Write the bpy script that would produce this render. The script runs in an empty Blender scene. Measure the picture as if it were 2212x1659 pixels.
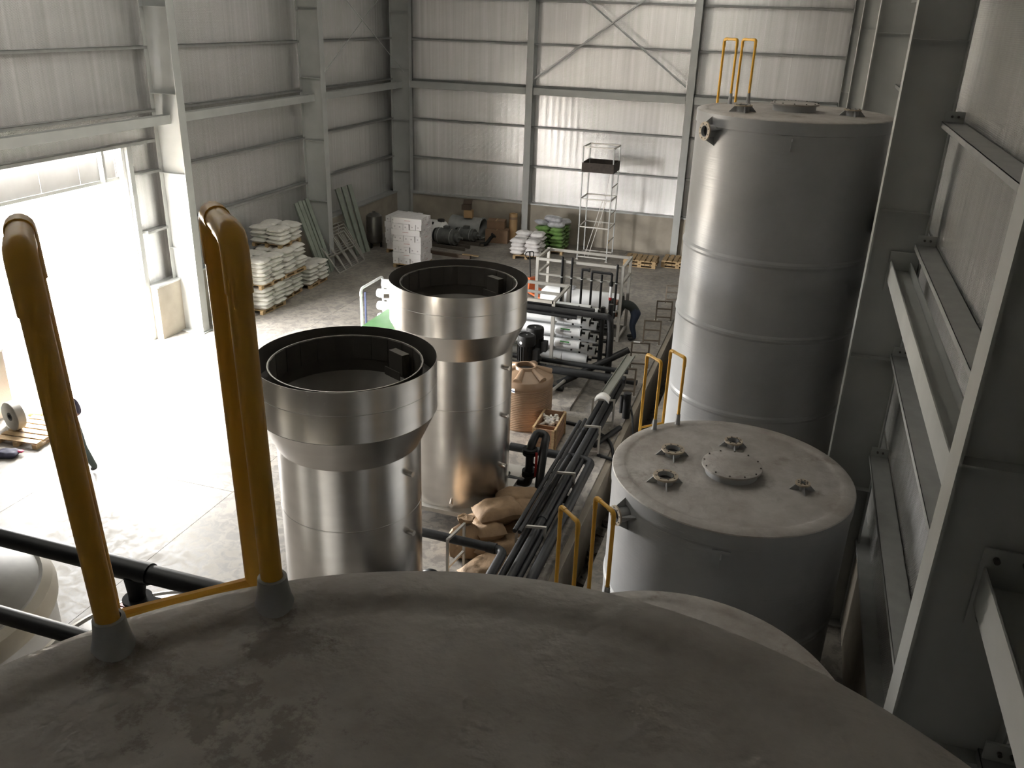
import bpy, math, random
from mathutils import Vector, Matrix
random.seed(7)
SC = bpy.context.scene
COL = SC.collection
PI = math.pi

# ------------------------------------------------------------------ camera
CAM_Z = 8.5
def camera():
    f, pit, yaw, roll = 1871.81, 0.405104387, -0.302357114, 0.033667894
    sy, cy, cp, sp = math.sin(yaw), math.cos(yaw), math.cos(pit), math.sin(pit)
    fwd = Vector((sy*cp, cy*cp, -sp)); right = Vector((cy, -sy, 0)); up = right.cross(fwd)
    r = math.cos(roll)*right + math.sin(roll)*up
    u = -math.sin(roll)*right + math.cos(roll)*up
    cd = bpy.data.cameras.new('camera'); cd.sensor_width = 36.0; cd.lens = f/2212*36.0
    cd.clip_start = 0.05; cd.clip_end = 400
    o = bpy.data.objects.new('camera', cd); COL.objects.link(o)
    o.matrix_world = Matrix(((r.x, u.x, -fwd.x, 0), (r.y, u.y, -fwd.y, 0), (r.z, u.z, -fwd.z, CAM_Z), (0, 0, 0, 1)))
    SC.camera = o
camera()

# ------------------------------------------------------------------ world, daylight, exposure
WORLD_STRENGTH = 60.0
ADDED_SKYLIGHT = 0.24  # transmission of the added roof strips
w = bpy.data.worlds.new('overcast_sky'); SC.world = w; w.use_nodes = True
bg = w.node_tree.nodes['Background']
bg.inputs[0].default_value = (1.0, 0.985, 0.96, 1); bg.inputs[1].default_value = WORLD_STRENGTH
SC.view_settings.view_transform = 'Standard'; SC.view_settings.look = 'None'
SC.view_settings.exposure = 0.85; SC.view_settings.gamma = 1.0; SC.view_settings.use_curve_mapping = False
SC.cycles.use_denoising = True
SC.cycles.use_adaptive_sampling = True; SC.cycles.adaptive_threshold = 0.03
SC.cycles.max_bounces = 9; SC.cycles.diffuse_bounces = 6; SC.cycles.glossy_bounces = 4
SC.cycles.transparent_max_bounces = 8
SC.cycles.sample_clamp_indirect = 30.0
SC.cycles.caustics_reflective = False; SC.cycles.caustics_refractive = False

def portal(name, loc, rot, sx, sy):
    l = bpy.data.lights.new(name, 'AREA'); l.shape = 'RECTANGLE'; l.size = sx; l.size_y = sy
    l.cycles.is_portal = True
    o = bpy.data.objects.new(name, l); o.location = loc; o.rotation_euler = rot; COL.objects.link(o)
portal('door_daylight', (-16.35, 15.7, 2.15), (0, -PI/2, 0), 4.3, 4.9)

# ------------------------------------------------------------------ materials
MATS = {}
def mat(name, col, rough=0.6, metal=0.0, noise=0.0, nscale=6.0, col2=None, bump=0.0, bscale=40.0, stretch=(1, 1, 1), spec=0.5, det=6.0, lo=0.35, hi=0.7):
    m = bpy.data.materials.new(name); m.use_nodes = True
    nt = m.node_tree; b = nt.nodes['Principled BSDF']
    b.inputs['Roughness'].default_value = rough; b.inputs['Metallic'].default_value = metal
    b.inputs['Specular IOR Level'].default_value = spec
    b.inputs['Base Color'].default_value = (*col, 1)
    if noise or col2 or bump:
        tc = nt.nodes.new('ShaderNodeTexCoord'); mp = nt.nodes.new('ShaderNodeMapping')
        mp.inputs['Scale'].default_value = stretch
        nt.links.new(tc.outputs['Object'], mp.inputs[0])
    if noise or col2:
        n = nt.nodes.new('ShaderNodeTexNoise'); n.inputs['Scale'].default_value = nscale; n.inputs['Detail'].default_value = det
        nt.links.new(mp.outputs[0], n.inputs['Vector'])
        r = nt.nodes.new('ShaderNodeValToRGB'); r.color_ramp.elements[0].position = lo; r.color_ramp.elements[1].position = hi
        c2 = col2 or tuple(c*(1-noise) for c in col)
        r.color_ramp.elements[0].color = (*c2, 1); r.color_ramp.elements[1].color = (*col, 1)
        nt.links.new(n.outputs['Fac'], r.inputs[0]); nt.links.new(r.outputs[0], b.inputs['Base Color'])
    if bump:
        n2 = nt.nodes.new('ShaderNodeTexNoise'); n2.inputs['Scale'].default_value = bscale; n2.inputs['Detail'].default_value = 4
        nt.links.new(mp.outputs[0], n2.inputs['Vector'])
        bp = nt.nodes.new('ShaderNodeBump'); bp.inputs['Strength'].default_value = bump; bp.inputs['Distance'].default_value = 0.02
        nt.links.new(n2.outputs['Fac'], bp.inputs['Height']); nt.links.new(bp.outputs[0], b.inputs['Normal'])
    MATS[name] = m
    return m
def nd(m, t, **k):
    n = m.node_tree.nodes.new(t)
    for a, v in k.items():
        if isinstance(a, str) and hasattr(n, a): setattr(n, a, v)
    return n

mat('steel', (0.46, 0.47, 0.455), 0.5, 0.0, 0.12, 2.0, bump=0.05, bscale=20)
mat('galv', (0.46, 0.47, 0.46), 0.45, 0.3, 0.15, 5.0)
mat('girt_grey', (0.30, 0.305, 0.295), 0.5, 0.2, 0.15, 5.0)
mat('header_grey', (0.55, 0.54, 0.53), 0.6, 0.0, 0.1, 2.0)
mat('dado', (0.42, 0.375, 0.31), 0.85, 0, 0.3, 1.2, bump=0.15, bscale=30)
mat('stainless', (0.68, 0.655, 0.62), 0.27, 1.0, 0.10, 2.0, stretch=(1, 1, 3), bump=0.015, bscale=12)
mat('interior_shade', (0.11, 0.10, 0.088), 0.45, 0.3, 0.2, 3.0)  # dark colour stands for the shade inside the open steel columns
mat('frame_ss', (0.55, 0.53, 0.49), 0.42, 0.6, 0.1, 8)
mat('black_pvc', (0.012, 0.012, 0.013), 0.42, 0, 0.3, 12, spec=0.35)
mat('grey_pvc', (0.020, 0.021, 0.023), 0.48, 0, 0.3, 12, spec=0.35)
mat('black_iron', (0.009, 0.009, 0.009), 0.6, spec=0.25)
mat('yellow', (0.82, 0.45, 0.05), 0.34, 0, 0.06, 5.0, bump=0.05, bscale=60)
mat('white_gloss', (0.80, 0.81, 0.82), 0.28)
mat('white_matte', (0.78, 0.77, 0.75), 0.7)
mat('label_green', (0.05, 0.24, 0.06), 0.5)
mat('label_grey', (0.45, 0.46, 0.48), 0.5, 0, 0.7, 60, stretch=(1, 1, 5))
mat('tan_plastic', (0.28, 0.185, 0.115), 0.45, 0, 0.1, 4)
mat('wood', (0.52, 0.36, 0.19), 0.75, 0, 0.45, 6, stretch=(1, 8, 8))
mat('crate_wood', (0.42, 0.25, 0.15), 0.75, 0, 0.35, 6, stretch=(1, 1, 6))
mat('kraft', (0.35, 0.23, 0.13), 0.75, 0, 0.2, 7, bump=1.0, bscale=7)
mat('sack_white', (0.68, 0.66, 0.61), 0.7, 0, 0.15, 9, bump=0.5, bscale=12)
mat('sack_clean', (0.80, 0.77, 0.76), 0.65, 0, 0.12, 9, bump=0.5, bscale=12)
mat('sack_green', (0.17, 0.30, 0.09), 0.35, 0, 0.4, 9, bump=0.5, bscale=14)
mat('sack_grey', (0.50, 0.50, 0.53), 0.3, 0, 0.3, 9, bump=0.5, bscale=12)
mat('carton', (0.74, 0.72, 0.72), 0.7, 0, 0, 30, col2=(0.60, 0.53, 0.53), stretch=(1, 1, 1), lo=0.30, hi=0.36)
mat('cardboard', (0.26, 0.165, 0.10), 0.8, 0, 0.15, 5)
mat('core_tube', (0.46, 0.30, 0.15), 0.6, 0, 0.1, 5)
mat('green_paint', (0.16, 0.34, 0.15), 0.4, 0, 0.15, 4)
mat('channel_green', (0.27, 0.30, 0.255), 0.6, 0, 0.2, 4)
mat('orange', (0.50, 0.12, 0.04), 0.45)
mat('red', (0.42, 0.02, 0.02), 0.45)
mat('orange_cap', (0.75, 0.22, 0.06), 0.45)
mat('clear', (0.55, 0.52, 0.47), 0.2)
mat('blue_dark', (0.03, 0.04, 0.10), 0.7)
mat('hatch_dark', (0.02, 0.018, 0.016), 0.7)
mat('flange_tan', (0.52, 0.44, 0.34), 0.6, 0, 0.2, 20)
mat('bolt', (0.10, 0.09, 0.08), 0.5, 0.4)
mat('brown_box', (0.10, 0.07, 0.05), 0.7)
mat('added_skylight', (0.8, 0.8, 0.8), 0.3)
mat('soil', (0.30, 0.27, 0.23), 0.95, 0, 0.3, 3)
mat('rubble', (0.16, 0.14, 0.12), 0.95, 0, 0.6, 7, bump=0.8, bscale=9)
mat('roof', (0.74, 0.74, 0.73), 0.5, 0.1, 0.1, 2)
mat('skin', (0.28, 0.15, 0.10), 0.6)
mat('hair', (0.012, 0.010, 0.010), 0.7)
mat('cloth_dark', (0.022, 0.026, 0.022), 0.9)
mat('cloth_jeans', (0.025, 0.035, 0.06), 0.9)
mat('cloth_olive', (0.10, 0.12, 0.11), 0.9)
mat('cloth_shirt', (0.10, 0.09, 0.13), 0.9)
mat('cloth_purple', (0.22, 0.20, 0.42), 0.9, 0, 0.4, 25)
mat('shoe', (0.015, 0.014, 0.016), 0.7)
mat('blue', (0.05, 0.16, 0.30), 0.5)

def floor_material():
    m = mat('concrete_floor', (0.36, 0.335, 0.30), 0.5, spec=0.3)
    nt = m.node_tree; b = nt.nodes['Principled BSDF']; L = nt.links.new
    tc = nd(m, 'ShaderNodeTexCoord'); geo = nd(m, 'ShaderNodeNewGeometry')
    n1 = nd(m, 'ShaderNodeTexNoise'); n1.inputs['Scale'].default_value = 0.55; n1.inputs['Detail'].default_value = 8; n1.inputs['Distortion'].default_value = 0.6
    L(geo.outputs['Position'], n1.inputs['Vector'])
    r1 = nd(m, 'ShaderNodeValToRGB'); r1.color_ramp.elements[0].position = 0.3; r1.color_ramp.elements[1].position = 0.68
    r1.color_ramp.elements[0].color = (0.225, 0.207, 0.183, 1); r1.color_ramp.elements[1].color = (0.345, 0.322, 0.288, 1)
    L(n1.outputs['Fac'], r1.inputs[0])
    # sharp-edged trowel smears
    n2 = nd(m, 'ShaderNodeTexNoise'); n2.inputs['Scale'].default_value = 5.0; n2.inputs['Detail'].default_value = 12; n2.inputs['Roughness'].default_value = 0.68; n2.inputs['Distortion'].default_value = 0.7
    L(geo.outputs['Position'], n2.inputs['Vector'])
    r2 = nd(m, 'ShaderNodeValToRGB'); r2.color_ramp.elements[0].position = 0.44; r2.color_ramp.elements[1].position = 0.54
    r2.color_ramp.elements[0].color = (0.70, 0.70, 0.73, 1); r2.color_ramp.elements[1].color = (1.08, 1.07, 1.06, 1)
    L(n2.outputs['Fac'], r2.inputs[0])
    mx = nd(m, 'ShaderNodeMix'); mx.data_type = 'RGBA'; mx.blend_type = 'MULTIPLY'; mx.inputs[0].default_value = 1.0
    L(r1.outputs[0], mx.inputs[6]); L(r2.outputs[0], mx.inputs[7]); L(mx.outputs[2], b.inputs['Base Color'])
    mr = nd(m, 'ShaderNodeMapRange'); mr.inputs['From Min'].default_value = 0.38; mr.inputs['From Max'].default_value = 0.62
    mr.inputs['To Min'].default_value = 0.46; mr.inputs['To Max'].default_value = 0.72
    L(n2.outputs['Fac'], mr.inputs['Value']); L(mr.outputs[0], b.inputs['Roughness'])
    bp = nd(m, 'ShaderNodeBump'); bp.inputs['Strength'].default_value = 0.12; bp.inputs['Distance'].default_value = 0.02
    L(n2.outputs['Fac'], bp.inputs['Height']); L(bp.outputs[0], b.inputs['Normal'])
floor_material()

def foil_material():
    m = mat('foil', (0.78, 0.77, 0.755), 0.4, 0.7)
    nt = m.node_tree; b = nt.nodes['Principled BSDF']; L = nt.links.new
    geo = nd(m, 'ShaderNodeNewGeometry')
    mp = nd(m, 'ShaderNodeMapping'); mp.inputs['Scale'].default_value = (5.0, 5.0, 0.12)
    L(geo.outputs['Position'], mp.inputs[0])
    n = nd(m, 'ShaderNodeTexNoise'); n.inputs['Scale'].default_value = 1.6; n.inputs['Detail'].default_value = 5
    L(mp.outputs[0], n.inputs['Vector'])
    mr = nd(m, 'ShaderNodeMapRange'); mr.inputs['From Min'].default_value = 0.3; mr.inputs['From Max'].default_value = 0.7
    mr.inputs['To Min'].default_value = 0.13; mr.inputs['To Max'].default_value = 0.27
    L(n.outputs['Fac'], mr.inputs['Value']); L(mr.outputs[0], b.inputs['Roughness'])
    r = nd(m, 'ShaderNodeValToRGB'); r.color_ramp.elements[0].position = 0.3; r.color_ramp.elements[1].position = 0.72
    r.color_ramp.elements[0].color = (0.66, 0.65, 0.635, 1); r.color_ramp.elements[1].color = (0.83, 0.82, 0.81, 1)
    L(n.outputs['Fac'], r.inputs[0]); L(r.outputs[0], b.inputs['Base Color'])
    # quilted bubble relief: two diagonal waves
    hs = []
    for sx in (1, -1):
        mq = nd(m, 'ShaderNodeMapping'); mq.inputs['Scale'].default_value = (1, 1, 1.0*sx)
        L(geo.outputs['Position'], mq.inputs[0])
        wv = nd(m, 'ShaderNodeTexWave'); wv.wave_type = 'BANDS'; wv.bands_direction = 'DIAGONAL'; wv.inputs['Scale'].default_value = 16.0
        wv.inputs['Distortion'].default_value = 0.3
        L(mq.outputs[0], wv.inputs['Vector']); hs.append(wv)
    ad = nd(m, 'ShaderNodeMath'); ad.operation = 'MULTIPLY'
    L(hs[0].outputs['Fac'], ad.inputs[0]); L(hs[1].outputs['Fac'], ad.inputs[1])
    n3 = nd(m, 'ShaderNodeTexNoise'); n3.inputs['Scale'].default_value = 0.6; L(geo.outputs['Position'], n3.inputs['Vector'])
    ad2 = nd(m, 'ShaderNodeMath'); ad2.operation = 'ADD'; L(ad.outputs[0], ad2.inputs[0]); L(n3.outputs['Fac'], ad2.inputs[1])
    bp = nd(m, 'ShaderNodeBump'); bp.inputs['Strength'].default_value = 0.45; bp.inputs['Distance'].default_value = 0.008
    L(ad2.outputs[0], bp.inputs['Height']); L(bp.outputs[0], b.inputs['Normal'])
foil_material()

def frp_material(name, base, wind, stain, spots=()):
    m = mat(name, base, 0.32 if wind else 0.5)
    nt = m.node_tree; b = nt.nodes['Principled BSDF']; L = nt.links.new
    tc = nd(m, 'ShaderNodeTexCoord')
    n = nd(m, 'ShaderNodeTexNoise'); n.inputs['Scale'].default_value = 1.7; n.inputs['Detail'].default_value = 7; n.inputs['Roughness'].default_value = 0.65
    L(tc.outputs['Object'], n.inputs['Vector'])
    r = nd(m, 'ShaderNodeValToRGB'); e = r.color_ramp.elements
    e[0].position = 0.30; e[1].position = 0.62
    e[0].color = tuple(stain[i]*0.5+base[i]*0.5 for i in range(3))+(1,) if stain else tuple(c*0.88 for c in base)+(1,)
    e[1].color = (*base, 1)
    L(n.outputs['Fac'], r.inputs[0])
    out = r.outputs[0]
    if stain:
        # rust-brown footprints and spills, patchy
        n2 = nd(m, 'ShaderNodeTexNoise'); n2.inputs['Scale'].default_value = 9.0 if spots else 3.2; n2.inputs['Detail'].default_value = 10; n2.inputs['Roughness'].default_value = 0.72
        L(tc.outputs['Object'], n2.inputs['Vector'])
        n3 = nd(m, 'ShaderNodeTexNoise'); n3.inputs['Scale'].default_value = 0.9; n3.inputs['Detail'].default_value = 2
        L(tc.outputs['Object'], n3.inputs['Vector'])
        mu = nd(m, 'ShaderNodeMath'); mu.operation = 'MULTIPLY'; L(n2.outputs['Fac'], mu.inputs[0]); L(n3.outputs['Fac'], mu.inputs[1])
        r2 = nd(m, 'ShaderNodeValToRGB'); r2.color_ramp.elements[0].position = 0.30; r2.color_ramp.elements[1].position = 0.38
        r2.color_ramp.elements[0].color = (0, 0, 0, 1); r2.color_ramp.elements[1].color = (0.45, 0.45, 0.45, 1)
        fac = mu.outputs[0]
        for sx, sy, sr in spots:          # trodden-in mud patches
            mq = nd(m, 'ShaderNodeMapping'); mq.vector_type = 'TEXTURE'; mq.inputs['Location'].default_value = (sx, sy, 7.03); mq.inputs['Scale'].default_value = (sr, sr, sr)
            L(tc.outputs['Object'], mq.inputs[0]); gr = nd(m, 'ShaderNodeTexGradient'); gr.gradient_type = 'SPHERICAL'; L(mq.outputs[0], gr.inputs[0])
            m2 = nd(m, 'ShaderNodeMath'); m2.operation = 'MULTIPLY_ADD'; L(gr.outputs['Fac'], m2.inputs[0]); m2.inputs[1].default_value = 0.42; m2.inputs[2].default_value = -0.47
            m4 = nd(m, 'ShaderNodeMath'); m4.operation = 'ADD'; L(m2.outputs[0], m4.inputs[0]); L(n2.outputs['Fac'], m4.inputs[1])
            m3 = nd(m, 'ShaderNodeMath'); m3.operation = 'MAXIMUM'; L(fac, m3.inputs[0]); L(m4.outputs[0], m3.inputs[1]); fac = m3.outputs[0]
        L(fac, r2.inputs[0])
        mx = nd(m, 'ShaderNodeMix'); mx.data_type = 'RGBA'; L(r2.outputs[0], mx.inputs[0]); L(out, mx.inputs[6]); mx.inputs[7].default_value = (*stain, 1)
        out = mx.outputs[2]
    L(out, b.inputs['Base Color'])
    mp = nd(m, 'ShaderNodeMapping'); mp.inputs['Scale'].default_value = (0.5, 0.5, 26.0) if wind else (7.0, 7.0, 7.0)
    L(tc.outputs['Object'], mp.inputs[0])
    n4 = nd(m, 'ShaderNodeTexNoise'); n4.inputs['Scale'].default_value = 1.6; n4.inputs['Detail'].default_value = 4
    L(mp.outputs[0], n4.inputs['Vector'])
    bp = nd(m, 'ShaderNodeBump'); bp.inputs['Strength'].default_value = 0.22 if wind else 0.6; bp.inputs['Distance'].default_value = 0.012 if wind else 0.02
    L(n4.outputs['Fac'], bp.inputs['Height']); L(bp.outputs[0], b.inputs['Normal'])
frp_material('frp_shell', (0.40, 0.405, 0.41), True, None)
frp_material('frp_lid', (0.45, 0.43, 0.405), False, (0.13, 0.085, 0.05))
frp_material('frp_lid_near', (0.45, 0.425, 0.395), False, (0.085, 0.058, 0.04), [(-.75, .71, .40), (-.55, .66, .36), (-.46, .54, .30), (-.70, .95, .30), (-1.0, .75, .25)])

def added_skylight_material():
    m = MATS['added_skylight']; nt = m.node_tree
    tr = nt.nodes.new('ShaderNodeBsdfTransparent'); tr.inputs[0].default_value = (ADDED_SKYLIGHT, ADDED_SKYLIGHT, ADDED_SKYLIGHT*0.97, 1)
    nt.links.new(tr.outputs[0], nt.nodes['Material Output'].inputs[0])
added_skylight_material()

# ------------------------------------------------------------------ mesh helpers
def frame_of(d):
    d = Vector(d).normalized()
    a = Vector((0, 0, 1)) if abs(d.z) < 0.95 else Vector((0, 1, 0))
    x = a.cross(d).normalized(); y = d.cross(x)
    return x, y, d
class MB:
    def __init__(s): s.v = []; s.f = []
    def quad(s, *p):
        b = len(s.v); s.v += [Vector(q) for q in p]; s.f.append(tuple(range(b, b+len(p)))); return s
    def box(s, c, d, rz=0.0, M=None):
        b = len(s.v); c = Vector(c); R = M or Matrix.Rotation(rz, 3, 'Z')
        for z in (-.5, .5):
            for x, y in ((-.5, -.5), (.5, -.5), (.5, .5), (-.5, .5)):
                s.v.append(c + R @ Vector((x*d[0], y*d[1], z*d[2])))
        s.f += [tuple(b+i for i in q) for q in ((3, 2, 1, 0), (4, 5, 6, 7), (0, 1, 5, 4), (1, 2, 6, 5), (2, 3, 7, 6), (3, 0, 4, 7))]
        return s
    def bx(s, x0, x1, y0, y1, z0, z1):
        return s.box(((x0+x1)/2, (y0+y1)/2, (z0+z1)/2), (abs(x1-x0), abs(y1-y0), abs(z1-z0)))
    def beam(s, p, q, w, h):
        p, q = Vector(p), Vector(q); x, y, d = frame_of(q-p)
        M = Matrix((x, y, d)).transposed()
        return s.box((p+q)/2, (w, h, (q-p).length), M=M)
    def ring(s, c, x, y, r, n):
        b = len(s.v); s.v += [c + (x*math.cos(2*PI*i/n) + y*math.sin(2*PI*i/n))*r for i in range(n)]; return b
    def cyl(s, p, q, r, n=16, r2=None, caps=True):
        p, q = Vector(p), Vector(q); x, y, d = frame_of(q-p)
        a = s.ring(p, x, y, r, n); b = s.ring(q, x, y, r if r2 is None else r2, n)
        for i in range(n):
            j = (i+1) % n; s.f.append((a+i, a+j, b+j, b+i))
        if caps: s.f.append(tuple(a+n-1-i for i in range(n))); s.f.append(tuple(b+i for i in range(n)))
        return s
    def tube(s, pts, r, n=12, caps=True):
        pts = [Vector(p) for p in pts]
        x = y = None; prev = None
        for k, p in enumerate(pts):
            if k == 0: d = pts[1]-p
            elif k == len(pts)-1: d = p-pts[k-1]
            else: d = (pts[k+1]-p).normalized() + (p-pts[k-1]).normalized()
            d.normalize()
            if x is None: x, y, _ = frame_of(d)
            else:
                x = (x - d*x.dot(d)).normalized(); y = d.cross(x)
            b = s.ring(p, x, y, r, n)
            if prev is not None:
                for i in range(n):
                    j = (i+1) % n; s.f.append((prev+i, prev+j, b+j, b+i))
            elif caps: s.f.append(tuple(b+n-1-i for i in range(n)))
            prev = b
        if caps: s.f.append(tuple(prev+i for i in range(n)))
        return s
    def lathe(s, prof, n=48, c=(0, 0, 0), close=False):
        c = Vector(c); rows = []
        for r, z in prof:
            rows.append([len(s.v)+i for i in range(n)] if r > 1e-6 else [len(s.v)]*n)
            if r > 1e-6: s.v += [c + Vector((r*math.cos(2*PI*i/n), r*math.sin(2*PI*i/n), z)) for i in range(n)]
            else: s.v.append(c + Vector((0, 0, z)))
        if close: rows.append(rows[0])
        for a, b in zip(rows, rows[1:]):
            for i in range(n):
                j = (i+1) % n; q = []
                for t in (a[i], a[j], b[j], b[i]):
                    if t not in q: q.append(t)
                if len(q) > 2: s.f.append(tuple(q))
        return s
    def prism(s, poly, p, ax, ay, d):
        """polygon (u,v) spanned by ax, ay at p, pushed along d"""
        p, ax, ay, d = Vector(p), Vector(ax), Vector(ay), Vector(d); n = len(poly); b = len(s.v)
        s.v += [p + ax*u + ay*v for u, v in poly] + [p + ax*u + ay*v + d for u, v in poly]
        s.f.append(tuple(b+n-1-i for i in range(n))); s.f.append(tuple(b+n+i for i in range(n)))
        for i in range(n):
            j = (i+1) % n; s.f.append((b+i, b+j, b+n+j, b+n+i))
        return s
    def mesh(s, name, angle=32):
        me = bpy.data.meshes.new(name); me.from_pydata([tuple(v) for v in s.v], [], s.f)
        import bmesh
        bm = bmesh.new(); bm.from_mesh(me); bmesh.ops.recalc_face_normals(bm, faces=bm.faces); bm.to_mesh(me); bm.free()
        me.polygons.foreach_set('use_smooth', [True]*len(me.polygons))
        me.set_sharp_from_angle(angle=math.radians(angle))
        return me
    def build(s, name, m, parent=None, world=False, loc=None, angle=32):
        me = s.mesh(name, angle); me.materials.append(MATS[m])
        return link(name, me, parent, world, loc)
def link(name, me, parent=None, world=False, loc=None, rot=None):
    o = bpy.data.objects.new(name, me); COL.objects.link(o)
    if parent: 
        o.parent = parent
        if world: o.matrix_parent_inverse = world_of(parent).inverted()
    if loc: o.location = loc
    if rot: o.rotation_euler = rot
    return o
def world_of(o):
    M = Matrix.LocRotScale(o.location, o.rotation_euler, o.scale)
    return M if o.parent is None else world_of(o.parent) @ o.matrix_parent_inverse @ M
def tag(o, label, cat, group=None):
    o['label'] = label; o['category'] = cat
    if group: o['group'] = group
    return o
def thing(name, label, cat, loc=(0, 0, 0), rz=0.0, group=None):
    o = bpy.data.objects.new(name, None); COL.objects.link(o); o.location = loc; o.rotation_euler = (0, 0, rz)
    o.empty_display_size = 0.2
    return tag(o, label, cat, group)
def struct(name, loc=(0, 0, 0)):
    o = bpy.data.objects.new(name, None); COL.objects.link(o); o.location = loc; o['kind'] = 'structure'; o.empty_display_size = 0.2
    return o
def dup(o, parent=None, loc=None, rz=None):
    c = o.copy(); COL.objects.link(c); c.parent = parent
    if loc is not None: c.location = loc
    if rz is not None: c.rotation_euler = (0, 0, rz)
    for ch in [k for k in CHILD.get(o.name, [])] or list(o.children): dup(ch, c)
    return c
CHILD = {}
def fillet(pts, r, n=5):
    pts = [Vector(p) for p in pts]; out = [pts[0]]
    for a, p, b in zip(pts, pts[1:], pts[2:]):
        u, v = (a-p), (b-p); rr = min(r, u.length*0.49, v.length*0.49); u.normalize(); v.normalize()
        A, B = p+u*rr, p+v*rr
        for i in range(n+1):
            t = i/n; out.append(A*(1-t)**2 + p*2*t*(1-t) + B*t*t)
    out.append(pts[-1]); return out

# ------------------------------------------------------------------ the hall
XL, XR, YB, YF, ZT = -16.0, 1.85, 33.6, -9.6, 11.0
FR = [33.6, 26.4, 19.2, 12.0, 4.8, -2.4]          # frame lines along the hall
GIRT_Z = [2.95, 4.45, 5.95, 7.45, 8.95]
DADO = 1.45
DOOR = (13.25, 18.1, 4.33)

floor = struct('floor')
def slab(x0, x1, y0, y1, z0, z1): MB().bx(x0+.004, x1-.004, y0+.004, y1-.004, z0, z1).build('slab', 'concrete_floor', floor)
xs = [XL, -12.6, -9.2, -5.8, -2.85]; ys = [YF + i*4.32 for i in range(11)]
for a, b in zip(xs, xs[1:]):
    for c, d in zip(ys, ys[1:]): slab(a, b, c, d, -0.2, 0)
MB().bx(XL, -2.85, YF, YB, -0.5, -0.2).build('sub_base', 'soil', floor)
# trench with a rebated lip beside the tank plinth
MB().bx(-2.85, -2.73, YF, 28.6, -1.4, -0.06).build('trench_lip', 'dado', floor)
MB().bx(-2.9, -2.2, YF-.2, YF, -1.5, 0).build('trench_end', 'dado', floor)
MB().bx(-2.73, -2.25, YF, 28.6, -1.4, -1.25).build('trench_bottom', 'rubble', floor)
MB().bx(-2.25, XR, YF, 28.6, -1.4, 0.0).build('tank_plinth', 'concrete_floor', floor)
MB().bx(-2.85, XR, 28.6, YB, -1.5, 0.0).build('slab_end', 'concrete_floor', floor)
g = MB()
for i in range(110):
    y = random.uniform(9, 15.5); r = random.uniform(.05, .2)
    g.box((random.uniform(-2.62, -2.36), y, -1.22+r*.4), (r*2, r*1.5, r*1.2), random.uniform(0, 3))
o = g.build('trench_rubble', 'rubble', floor); o['kind'] = 'stuff'

MB().bx(-60, XL-0.25, -40, 80, -0.25, -0.02).build('ground', 'soil')['kind'] = 'structure'

def sheet_mesh(wd, h, sgn=1):
    """trapezoid-ribbed lining sheet, u across, normal +n = local x"""
    m = MB(); n = max(1, round(wd/0.25)); p = wd/n; prof = []
    for i in range(n):
        u = i*p; prof += [(u, 0), (u+p*.25, .0002), (u+p*.40, .0018), (u+p*.60, .0018), (u+p*.75, .0002)]
    prof.append((wd, 0))
    b = len(m.v)
    for u, n_ in prof:
        m.v.append(Vector((n_, u, 0))); m.v.append(Vector((n_, u, h)))
    for i in range(len(prof)-1): m.f.append((b+2*i, b+2*i+2, b+2*i+3, b+2*i+1))
    me = m.mesh('sheet', 60); me.materials.append(MATS['foil']); return me
SHEETS = {}
def sheet(wall, wd, z0, z1, loc, rz, m=None):
    k = (round(wd, 3), round(z1-z0, 3), m)
    if k not in SHEETS:
        SHEETS[k] = sheet_mesh(wd-.001, z1-z0)
        if m: SHEETS[k].materials[0] = MATS[m]
    link('sheet', SHEETS[k], wall, loc=(loc[0], loc[1], z0), rot=(0, 0, rz))

def girt(wall, p, q, inw, dep=0.2, lip=0.065):
    """C girt: horizontal web reaching inwards, lip down at its inner edge"""
    p, q, n = Vector(p), Vector(q), Vector(inw); m = MB(); L = q-p
    for a0, a1, z0, z1 in ((0, dep, -.004, .004), (dep-.004, dep, -lip, .004), (0, .004, -lip, .004)):
        m.prism([(a0, z0), (a1, z0), (a1, z1), (a0, z1)], p, n, (0, 0, 1), L)
    return m.build('girt', 'girt_grey', wall)
def hbeam(wall, p, q, inw, wd=0.24, h=0.22):
    """H strut lying on its side: two upright flanges and a level web"""
    p, q, n = Vector(p), Vector(q), Vector(inw); L = q-p
    b = bpy.data.objects.new('strut_beam', None); COL.objects.link(b); b.parent = wall
    for a0, a1 in ((0, .012), (wd-.012, wd)):
        MB().prism([(a0, -h/2), (a1, -h/2), (a1, h/2), (a0, h/2)], p, n, (0, 0, 1), L).build('flange', 'steel', b)
    MB().prism([(.012, -.005), (wd-.012, -.005), (wd-.012, .005), (.012, .005)], p, n, (0, 0, 1), L).build('web', 'steel', b)
    return b
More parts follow.
